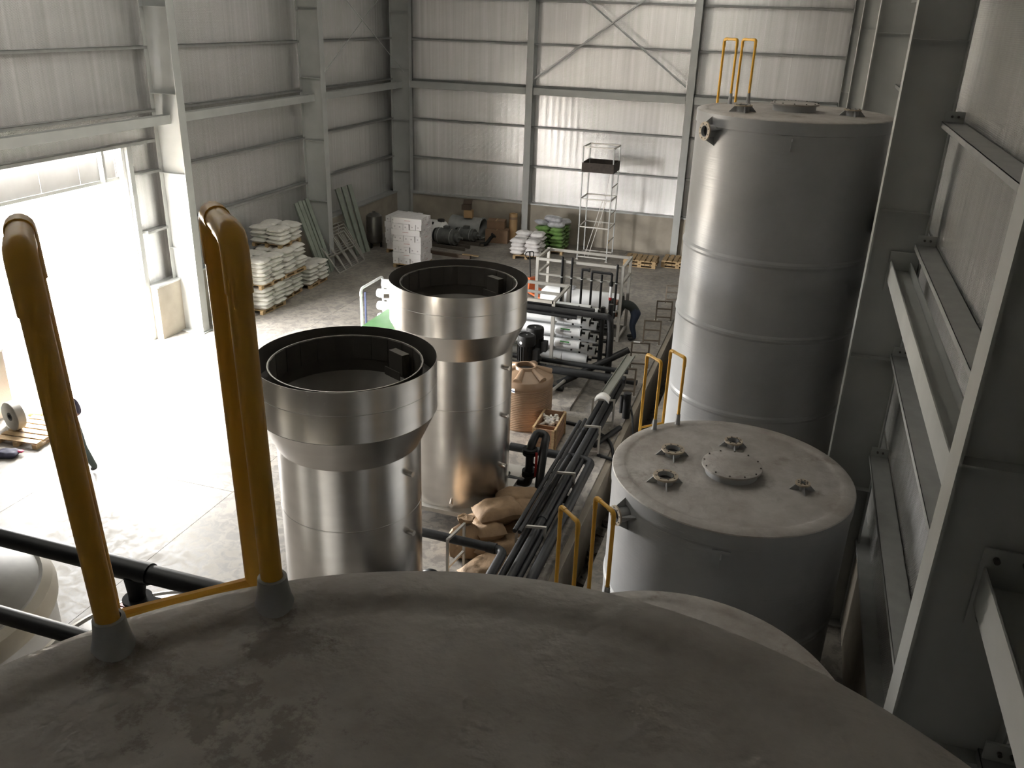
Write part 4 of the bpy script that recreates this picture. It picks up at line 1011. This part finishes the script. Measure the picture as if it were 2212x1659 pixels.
# ------------------------------------------------------------------ leaning green channels, frames, vessel
def channel(label, base, top, face, wd=.20, lip=.06):
    b, tp = Vector(base), Vector(top); L = tp-b; f = Vector(face); side = L.normalized().cross(f).normalized(); f = side.cross(L.normalized()).normalized()
    t = thing('steel_channel', label, 'channel', base, group='green primed channels leaning on the left wall')
    w = lambda m, a: m.build(a, 'channel_green', t, world=True)
    w(MB().prism([(-wd/2, 0), (wd/2, 0), (wd/2, .008), (-wd/2, .008)], b, side, f, L), 'web')
    for s in (-1, 1): w(MB().prism([(s*wd/2, 0), (s*(wd/2-.008), 0), (s*(wd/2-.008), -lip), (s*wd/2, -lip)], b, side, f, L), 'flange')
    for s in (-1, 1): w(MB().prism([(s*wd/2, -lip), (s*(wd/2-.025), -lip), (s*(wd/2-.025), -lip+.006), (s*wd/2, -lip+.006)], b, side, f, L), 'lip')
CH = ['leftmost', 'second from left', 'third from left', 'rightmost']
for i in range(4):
    channel('green primed steel channel, %s of the four leaning beside the column' % CH[i], (-14.88+.02*i, 25.50+.19*i, 0), (-15.60, 25.24+.23*i, 2.45+.03*(i % 2)), (1, -.25, .2), .15 if i != 2 else .10)
for i in range(3):
    channel('green primed steel channel, %s of the three leaning near the corner' % ('left', 'middle', 'right')[i], (-15.0+.05*i, 28.35+.30*i, 0), (-15.62, 28.1+.46*i, 2.45), (1, -.3, .2), .19)
def lattice(label, x0, y0, y1, xt, zt, n):
    t = thing('lattice_grid', label, 'frame', (x0, (y0+y1)/2, 0), group='lattice frames leaning on the left wall')
    P = lambda u, v: Vector((x0+(xt-x0)*v, y0+(y1-y0)*u, zt*v+.02))
    w = lambda p, q, a: MB().beam(p, q, .035, .035).build(a, 'frame_ss', t, world=True)
    for v in (0, .5, 1): w(P(0, v), P(1, v), 'rail')
    for i in range(n+1): w(P(i/n, 0), P(i/n, 1), 'bar')
for i in range(4):
    lattice('steel lattice frame, %s of the leaning four' % ('frontmost', 'second', 'third', 'rearmost')[i], -14.45-.12*i, 25.85+.14*i, 27.75+.2*i, -15.25-.1*i, 1.0+.08*i, 4)
t = thing('steel_vessel', 'dark upright steel pressure vessel beside the leaning channels', 'tank', (-15.0, 29.7, 0))
MB().lathe([(0, .14), (.2, .16), (.30, .24), (.31, .30), (.31, 1.12), (.29, 1.22), (.18, 1.31), (.05, 1.34), (.05, 1.39), (0, 1.39)], 36).build('shell', 'brown_ss', t)
for i in range(3):
    q = polar(.24, 2*PI*i/3+.4); MB().bx(q.x-.03, q.x+.03, q.y-.03, q.y+.03, 0, .22).build('leg', 'black_iron', t)

# ------------------------------------------------------------------ machinery and boxes in the far corner
def motor_pump(label, x, y, r, L, rz):
    t = thing('motor_pump', label, 'pump', (x, y, 0), rz, 'dusty motors in the far corner')
    MB().cyl((-L/2, 0, r+.12), (L/2, 0, r+.12), r, 28).build('casing', 'motor_grey', t)
    for a in (-L*.36, L*.30): MB().cyl((a, 0, r+.12), (a+.02, 0, r+.12), r+.012, 28).build('band', 'galv', t)
    MB().cyl((L/2, 0, r+.12), (L/2+.12, 0, r+.12), r*.6, 20).cyl((L/2+.12, 0, r+.12), (L/2+.30, 0, r+.12), .05, 12).build('nose', 'motor_grey', t)
    MB().cyl((-L/2-.10, 0, r+.12), (-L/2, 0, r+.12), r*.9, 24).build('fan_cover', 'black_iron', t)
    MB().box((0, 0, 2*r+.16), (.22, .16, .12)).build('terminal_box', 'motor_grey', t)
    for s in (-1, 1): MB().bx(-L/2-.1, L/2+.5, s*r*.7-.05, s*r*.7+.05, 0, .12).build('skid', 'brown_steel', t)
motor_pump('dusty grey cylindrical motor pump on timbers, nearest in the dark corner', -12.5, 30.9, .30, .80, -.12)
motor_pump('dusty grey motor pump behind the first in the dark corner', -12.0, 31.75, .24, .70, -.12)
t = thing('blower_tank', 'white rounded plastic tank with a dark slot opening, behind the carton stack', 'tank', (-13.3, 31.6, 0), -.15)
m = MB().lathe([(0, -.55), (.30, -.52), (.40, -.42), (.42, -.3), (.42, .3), (.40, .42), (.30, .52), (0, .55)], 32); R = Matrix.Rotation(PI/2, 3, 'Y'); m.v = [R @ q + Vector((0, 0, .42)) for q in m.v]; m.build('body', 'white_matte', t)
MB().box((-.1, -.26, .76), (.42, .10, .06), M=Matrix.Rotation(.6, 3, 'X')).build('slot', 'hatch_dark', t); MB().cyl((.3, 0, .8), (.3, 0, .9), .14, 18).build('cap', 'hatch_dark', t)
t = thing('duct_section', 'large open grey duct section lying in the far corner', 'duct', (-12.3, 32.7, 0), -.1)
m = MB().lathe([(.42, -.7), (.42, .7), (.40, .7), (.40, -.7)], 36, close=True); m.v = [R @ q + Vector((0, 0, .43)) for q in m.v]; m.build('shell', 'galv', t)
m = MB().lathe([(.42, .64), (.46, .64), (.46, .67), (.42, .67)], 36, close=True); m.v = [R @ q + Vector((0, 0, .43)) for q in m.v]; m.build('rim', 'galv', t)
def open_box(label, x, y, z, d, rz, m, flap=True, lidded=False):
    t = thing('cardboard_box', label, 'box', (x, y, z), rz)
    a, b, h = d; k = .006
    for s in (-1, 1): MB().bx(s*a/2-k, s*a/2+k, -b/2, b/2, 0, h).build('side', m, t); MB().bx(-a/2, a/2, s*b/2-k, s*b/2+k, 0, h).build('side', m, t)
    MB().bx(-a/2, a/2, -b/2, b/2, 0, .012).build('bottom', m, t)
    if lidded:
        MB().bx(-a/2, 0, -b/2, b/2, h-.006, h+.004).build('flap', m, t); MB().bx(0.004, a/2, -b/2, b/2, h-.006, h+.004).build('flap', m, t); MB().bx(-.025, .025, -b/2-.002, b/2+.002, h+.004, h+.006).build('tape', 'core_tube', t)
    elif flap: MB().prism([(-a/2, 0), (a/2, 0), (a/2, .18), (-a/2, .18)], (0, b/2, h), (1, 0, 0), (0, .6, .8), (0, .012, -.01)).build('flap', m, t)
    return t
open_box('small tan box resting on the duct section', -12.2, 32.5, .86, (.34, .26, .30), .15, 'core_tube', lidded=True)
open_box('black box with a raised pale-edged flap on the tan box', -12.3, 32.55, 1.17, (.36, .28, .20), .15, 'brown_box')
open_box('large brown cardboard box, lower of the two by the column', -10.95, 32.55, 0, (.9, .6, .52), .1, 'cardboard', lidded=True)
open_box('brown cardboard box, upper of the two by the column', -11.05, 32.65, .53, (.7, .5, .32), .16, 'cardboard', lidded=True)
t = thing('cardboard_tube', 'tall tan wrapped cardboard roll standing before the column', 'tube', (-10.42, 32.85, 0))
MB().lathe([(.0, 0), (.17, 0), (.17, 1.12), (.10, 1.12), (.10, 1.05), (0, 1.05)], 28).build('roll', 'core_tube', t); MB().lathe([(.172, .9), (.174, .95), (.172, 1.0)], 28).build('tape', 'tan_plastic', t)
tag(MB().beam((-13.2, 29.75, .06), (-11.0, 29.55, .06), .12, .12).build('timber', 'brown_box'), 'dark timber beam on the floor behind the far steel column', 'beam')
tag(MB().beam((-11.35, 29.62, .14), (-10.75, 29.72, .10), .14, .02).build('wood_plank', 'wood'), 'short pale plank end lying on the floor by the timber', 'plank')
g = thing('pipe_scrap', 'dark heap-like bent pipe scrap beside the motor pumps', 'pipe', (-11.1, 31.6, 0))
MB().tube(fillet([(-11.35, 31.5, .07), (-11.1, 31.6, .10), (-11.0, 31.75, .3), (-10.9, 31.8, .4)], .2), .07, 12).build('pipe', 'black_iron', g, world=True)
MB().cyl((-10.9, 31.8, .40), (-10.87, 31.81, .44), .12, 16).build('flange', 'black_iron', g, world=True)

# ------------------------------------------------------------------ scaffold tower
t = thing('scaffold_tower', 'light steel scaffold tower with a rusty box platform near the top', 'scaffold', (-6.78, 31.8, 0))
b = lambda m, a, k='frame_ss': m.build(a, k, t, world=True)
A, B, C, D = -7.34, -6.22, 31.25, 32.3; H = 4.16
for x in (A, B):
    for y in (C, D): b(MB().bx(x-.02, x+.02, y-.02, y+.02, .03, H), 'post', 'galv'); b(MB().bx(x-.05, x+.05, y-.05, y+.05, 0, .03), 'foot')
for z in (.12, 1.25, 2.28, H-.02):
    for y in (C, D): b(MB().bx(A, B, y-.02, y+.02, z-.02, z+.02), 'rail')
    for x in (A, B): b(MB().bx(x-.02, x+.02, C, D, z-.02, z+.02), 'rail')
for z in (.72, 1.75, 2.75): b(MB().bx(B-.015, B+.015, C, D, z-.015, z+.015), 'rung')
for dx in (0, .14): b(MB().beam((A+.2+dx, C+.3, .05), (B-.35+dx, C+.3, 2.26), .022, .022), 'diagonal')
b(MB().beam((A+.7, C+.5, 1.3), (B-.2, C+.5, 3.3), .012, .012), 'tie')
p = bpy.data.objects.new('platform', None); COL.objects.link(p); p.parent = t; p.matrix_parent_inverse = world_of(t).inverted()
for z0 in (3.26,):
    MB().bx(A-.02, B+.02, C-.02, D+.02, z0, z0+.03).build('deck', 'rust_dark', p)
    for y in (C-.03, D+.01): MB().bx(A-.02, B+.02, y, y+.02, z0, z0+.33).build('toe_board', 'rust_dark', p)
    for x in (A-.03, B+.01): MB().bx(x, x+.02, C-.02, D+.02, z0, z0+.33).build('toe_board', 'rust_dark', p)
tag(MB().box((B-.02, C+.25, .72), (.03, .18, .10)).box((B-.02, C+.2, .66), (.03, .05, .16)).build('yellow_rag', 'yellow'), 'small yellow rag hanging on a scaffold rung', 'rag')

# ------------------------------------------------------------------ pallet jack
t = thing('pallet_jack', 'orange pallet jack with black loop handle behind the far steel column', 'pallet jack', (-7.72, 26.55, 0), -.75)
b = lambda m, a, k='orange': m.build(a, k, t)
for s in (-1, 1):
    b(MB().bx(.15, 1.25, s*.19-.08, s*.19+.08, .06, .12), 'fork'); b(MB().cyl((1.12, s*.19-.05, .045), (1.12, s*.19+.05, .045), .045, 12), 'roller', 'black_iron')
b(MB().prism([(-.20, 0), (.20, 0), (.13, .42), (-.13, .42)], (.15, 0, .08), (0, 1, 0), (-.10, 0, 1), (-.16, 0, 0)), 'head')
b(MB().bx(-.10, .18, -.27, .27, .06, .13), 'crosshead')
for s in (-1, 1): b(MB().cyl((-.08, s*.06-.03, .09), (-.08, s*.06+.03, .09), .09, 16), 'wheel', 'black_iron')
b(MB().cyl((-.08, 0, .35), (-.20, 0, 1.30), .022, 10), 'handle', 'black_iron')
lp = [(-.175, .0, 1.06), (-.185, .13, 1.12), (-.20, .16, 1.24), (-.205, .12, 1.31), (-.205, -.12, 1.31), (-.20, -.16, 1.24), (-.185, -.13, 1.12), (-.175, 0, 1.06)]
b(MB().tube(fillet(lp, .05, 4), .016, 8), 'loop_grip', 'black_iron')
mat('reel_grey', (0.30, 0.28, 0.25), 0.6, 0, 0.15, 8)
mat('rag_dark', (0.07, 0.07, 0.11), 0.8, 0, 0.5, 10)
mat('pink', (0.50, 0.06, 0.13), 0.6)

# ------------------------------------------------------------------ people
def person(label, joints, bones, parts, loc, rz=0.0, hair=None, face=None, scale=1.0):
    """joints: name -> (x,y,z,r); bones: pairs; parts: bone -> material. One continuous skinned body."""
    names = list(joints); idx = {n: i for i, n in enumerate(names)}
    me = bpy.data.meshes.new('skeleton'); me.from_pydata([joints[n][:3] for n in names], [(idx[a], idx[b]) for a, b in bones], [])
    tmp = bpy.data.objects.new('skeleton', me); COL.objects.link(tmp)
    sk = tmp.modifiers.new('skin', 'SKIN'); sk.use_smooth_shade = True; sk.branch_smoothing = .6
    for i, n in enumerate(names):
        r = joints[n][3]; g = 1.3 if n[1:] in ('knee', 'ankle', 'hip', 'elb', 'sho') or n in ('pelvis', 'waist', 'chest') else 1.1
        r = tuple(q*g for q in r) if isinstance(r, tuple) else r*g
        me.skin_vertices[0].data[i].radius = r if isinstance(r, tuple) else (r, r)
        me.skin_vertices[0].data[i].use_root = (n == 'pelvis')
    ss = tmp.modifiers.new('sub', 'SUBSURF'); ss.levels = 2; ss.render_levels = 2
    dg = bpy.context.evaluated_depsgraph_get(); ev = tmp.evaluated_get(dg)
    nm = bpy.data.meshes.new_from_object(ev, depsgraph=dg); nm.name = 'body'
    bpy.data.objects.remove(tmp); bpy.data.meshes.remove(me)
    mats = sorted(set(parts.values())); nm.materials.clear()
    for k in mats: nm.materials.append(MATS[k])
    seg = [(Vector(joints[a][:3]), Vector(joints[b][:3]), mats.index(parts[(a, b)])) for a, b in bones]
    for p in nm.polygons:
        c = Vector(p.center); best = None
        for a, b, k in seg:
            u = max(0, min(1, (c-a).dot(b-a)/max(1e-9, (b-a).length_squared))); d = (c-(a+(b-a)*u)).length
            if best is None or d < best[0]: best = (d, k)
        p.material_index = best[1]; p.use_smooth = True
    t = thing('person', label, 'person', loc, rz); t.scale = (scale,)*3
    link('body', nm, t)
    if hair:
        c, rr, d = Vector(hair[0]), hair[1], Vector(hair[2]).normalized()
        m = MB().lathe([(rr*.62, -rr*.55), (rr*.96, -rr*.1), (rr*.98, rr*.35), (rr*.72, rr*.8), (0, rr*1.06)], 20)
        x, y, z = frame_of(d); M = Matrix((x, y, z)).transposed(); m.v = [M @ q + c for q in m.v]; m.build('hair', 'hair', t)
    if face:
        h, f, up = Vector(face[0]), Vector(face[1]).normalized(), Vector(face[2]).normalized(); s = f.cross(up)
        MB().box(h+f*.098-up*.015, (.022, .022, .04), M=Matrix((s, f, up)).transposed()).build('nose', 'skin', t)
        for k in (-1, 1):
            MB().lathe([(0, -.010), (.010, 0), (0, .010)], 8, h+f*.088+s*.034*k+up*.015).build('eye', 'hair', t)
            MB().box(h+s*.088*k, (.016, .04, .05), M=Matrix((s, f, up)).transposed()).build('ear', 'skin', t)
        MB().box(h+f*.088-up*.055, (.05, .008, .008), M=Matrix((s, f, up)).transposed()).build('mouth', 'red', t)
    return t
def hands(j, bones, parts, side, wrist, d, curl):
    """five short fingers on a palm, d = pointing direction, curl = bend direction"""
    d, c = Vector(d).normalized(), Vector(curl).normalized(); s = d.cross(c); w = Vector(wrist)
    j[side+'palm'] = (*(w+d*.06), (.036, .022)); bones.append((side+'wrist', side+'palm')); parts[(side+'wrist', side+'palm')] = 'skin'
    for i, (o, L) in enumerate(((-.03, .065), (-.01, .078), (.01, .074), (.03, .058))):
        a = w+d*.10+s*o; j[side+'k%d' % i] = (*a, .011); j[side+'t%d' % i] = (*(a+d*L*.6+c*L*.55), .009)
        for q in ((side+'palm', side+'k%d' % i), (side+'k%d' % i, side+'t%d' % i)): bones.append(q); parts[q] = 'skin'
    a = w+d*.04-s*.045; j[side+'th'] = (*a, .012); j[side+'tt'] = (*(a+d*.045+c*.02-s*.01), .010)
    for q in ((side+'palm', side+'th'), (side+'th', side+'tt')): bones.append(q); parts[q] = 'skin'
def make_person(label, pose, loc, rz, top, legs, shoe='shoe'):
    J = dict(pose); B = []; Pm = {}
    def add(a, b, k): B.append((a, b)); Pm[(a, b)] = k
    add('pelvis', 'waist', top); add('waist', 'chest', top); add('chest', 'neck', top); add('neck', 'head', 'skin'); add('head', 'crown', 'skin')
    for s in 'LR':
        add('pelvis', s+'hip', legs); add(s+'hip', s+'knee', legs); add(s+'knee', s+'ankle', legs); add(s+'ankle', s+'toe', shoe)
        add('chest', s+'sho', top); add(s+'sho', s+'elb', top); add(s+'elb', s+'wrist', 'skin')
        w, e = Vector(J[s+'wrist'][:3]), Vector(J[s+'elb'][:3]); hands(J, B, Pm, s, w, w-e, pose.get('curl', (1, 0, 0)) if False else CURL[0])
    n, h = Vector(J['neck'][:3]), Vector(J['crown'][:3]); up = (h-n).normalized(); hd = Vector(J['head'][:3])
    return person(label, J, B, Pm, loc, rz, (hd+up*.03, .118, up-Vector(FACE[0])*.45), (hd, FACE[0], up))
CURL = [(1, 0, 0)]; FACE = [(1, 0, 0)]
# figures face local +x
BEND = dict(pelvis=(-.12, 0, .86, .14), waist=(.02, 0, .98, .135), chest=(.24, 0, 1.06, .15), neck=(.44, 0, 1.06, .065), head=(.55, 0, 1.04, .095), crown=(.64, 0, 1.01, .07),
    Lhip=(-.12, .10, .80, .105), Lknee=(-.02, .12, .46, .072), Lankle=(-.14, .12, .09, .048), Ltoe=(.06, .13, .035, .04),
    Rhip=(-.12, -.10, .80, .105), Rknee=(.02, -.12, .46, .072), Rankle=(-.06, -.13, .09, .048), Rtoe=(.14, -.14, .035, .04),
    Lsho=(.28, .19, 1.02, .07), Lelb=(.38, .22, .76, .05), Lwrist=(.58, .16, .66, .034), Rsho=(.28, -.19, 1.02, .07), Relb=(.36, -.22, .76, .05), Rwrist=(.56, -.16, .62, .034))
STAND = dict(pelvis=(0, 0, .95, .14), waist=(.02, 0, 1.1, .13), chest=(.05, 0, 1.30, .155), neck=(.08, 0, 1.47, .06), head=(.12, 0, 1.58, .098), crown=(.13, 0, 1.68, .075),
    Lhip=(0, .10, .90, .10), Lknee=(.20, .11, .50, .07), Lankle=(.24, .12, .09, .046), Ltoe=(.42, .13, .035, .04),
    Rhip=(0, -.10, .90, .10), Rknee=(-.10, -.11, .48, .07), Rankle=(-.42, -.12, .12, .046), Rtoe=(-.27, -.13, .035, .04),
    Lsho=(.05, .20, 1.40, .068), Lelb=(.02, .27, 1.12, .048), Lwrist=(.18, .25, .92, .032), Rsho=(.05, -.20, 1.40, .068), Relb=(.06, -.27, 1.12, .048), Rwrist=(.24, -.22, .98, .032))
CURL[0] = (0, 0, -1); FACE[0] = (.35, 0, -1)
make_person('bending worker in dark top and dark trousers at the skid, reaching in', BEND, (-3.76, 23.3, 0), PI, 'cloth_dark', 'cloth_jeans')
make_person('bending person in a speckled purple shirt outside the bright doorway', BEND, (-17.85, 14.85, -.02), 2.4, 'cloth_purple', 'cloth_purple')
CURL[0] = (1, 0, 0); FACE[0] = (1, 0, -.15)
make_person('person in dark shirt and olive trousers walking behind the yellow post', STAND, (-12.50, 11.66, 0), PI-.25, 'cloth_shirt', 'cloth_olive')

# ------------------------------------------------------------------ things on the floor by the doorway
pal2 = pallet('dusty wooden pallet carrying the grey reel by the doorway', -14.40, 12.55, 0, 0.1)
t = thing('cable_reel', 'grey reel with a dark hub on a pallet by the doorway', 'reel', (-14.75, 12.42, .13), -.25)
m = MB().lathe([(.09, -.09), (.30, -.09), (.31, -.08), (.31, .08), (.30, .09), (.09, .09)], 40, close=True); Rx = Matrix.Rotation(PI/2, 3, 'X'); m.v = [Rx @ q + Vector((0, 0, .31)) for q in m.v]; m.build('coil', 'reel_grey', t)
m = MB().lathe([(.05, -.095), (.09, -.095), (.09, .095), (.05, .095)], 24, close=True); m.v = [Rx @ q + Vector((0, 0, .31)) for q in m.v]; m.build('hub', 'hatch_dark', t)
t = thing('paint_tub', 'blue-topped white tub behind the grey reel', 'tub', (-15.15, 12.75, .0), 0)
MB().lathe([(0, 0), (.17, 0), (.20, .42), (.19, .42)], 24).build('tub', 'white_matte', t); MB().lathe([(.205, .41), (.205, .44), (0, .45)], 24).build('lid', 'blue', t)
o = link('rag_bundle', sack_mesh('rag', .42, .30, .14, 'rag_dark', 5), loc=(-14.15, 11.6, 0), rot=(0, 0, .3)); tag(o, 'dark bundle of rags on the floor, frontmost by the doorway', 'rags')
q = link('rag', sack_mesh('rag', .16, .10, .05, 'pink', 6), o, loc=(.20, .06, .06))
o = link('orange_bag', sack_mesh('bag', .34, .18, .09, 'orange_cap', 8), loc=(-15.1, 13.25, 0), rot=(0, 0, .3)); tag(o, 'small orange bag lying on the floor in the doorway', 'bag')
tag(MB().box((-16.2, 14.05, .05), (.7, .16, .03), .5).build('wood_plank', 'wood'), 'short tan plank lying at the doorway threshold', 'plank')
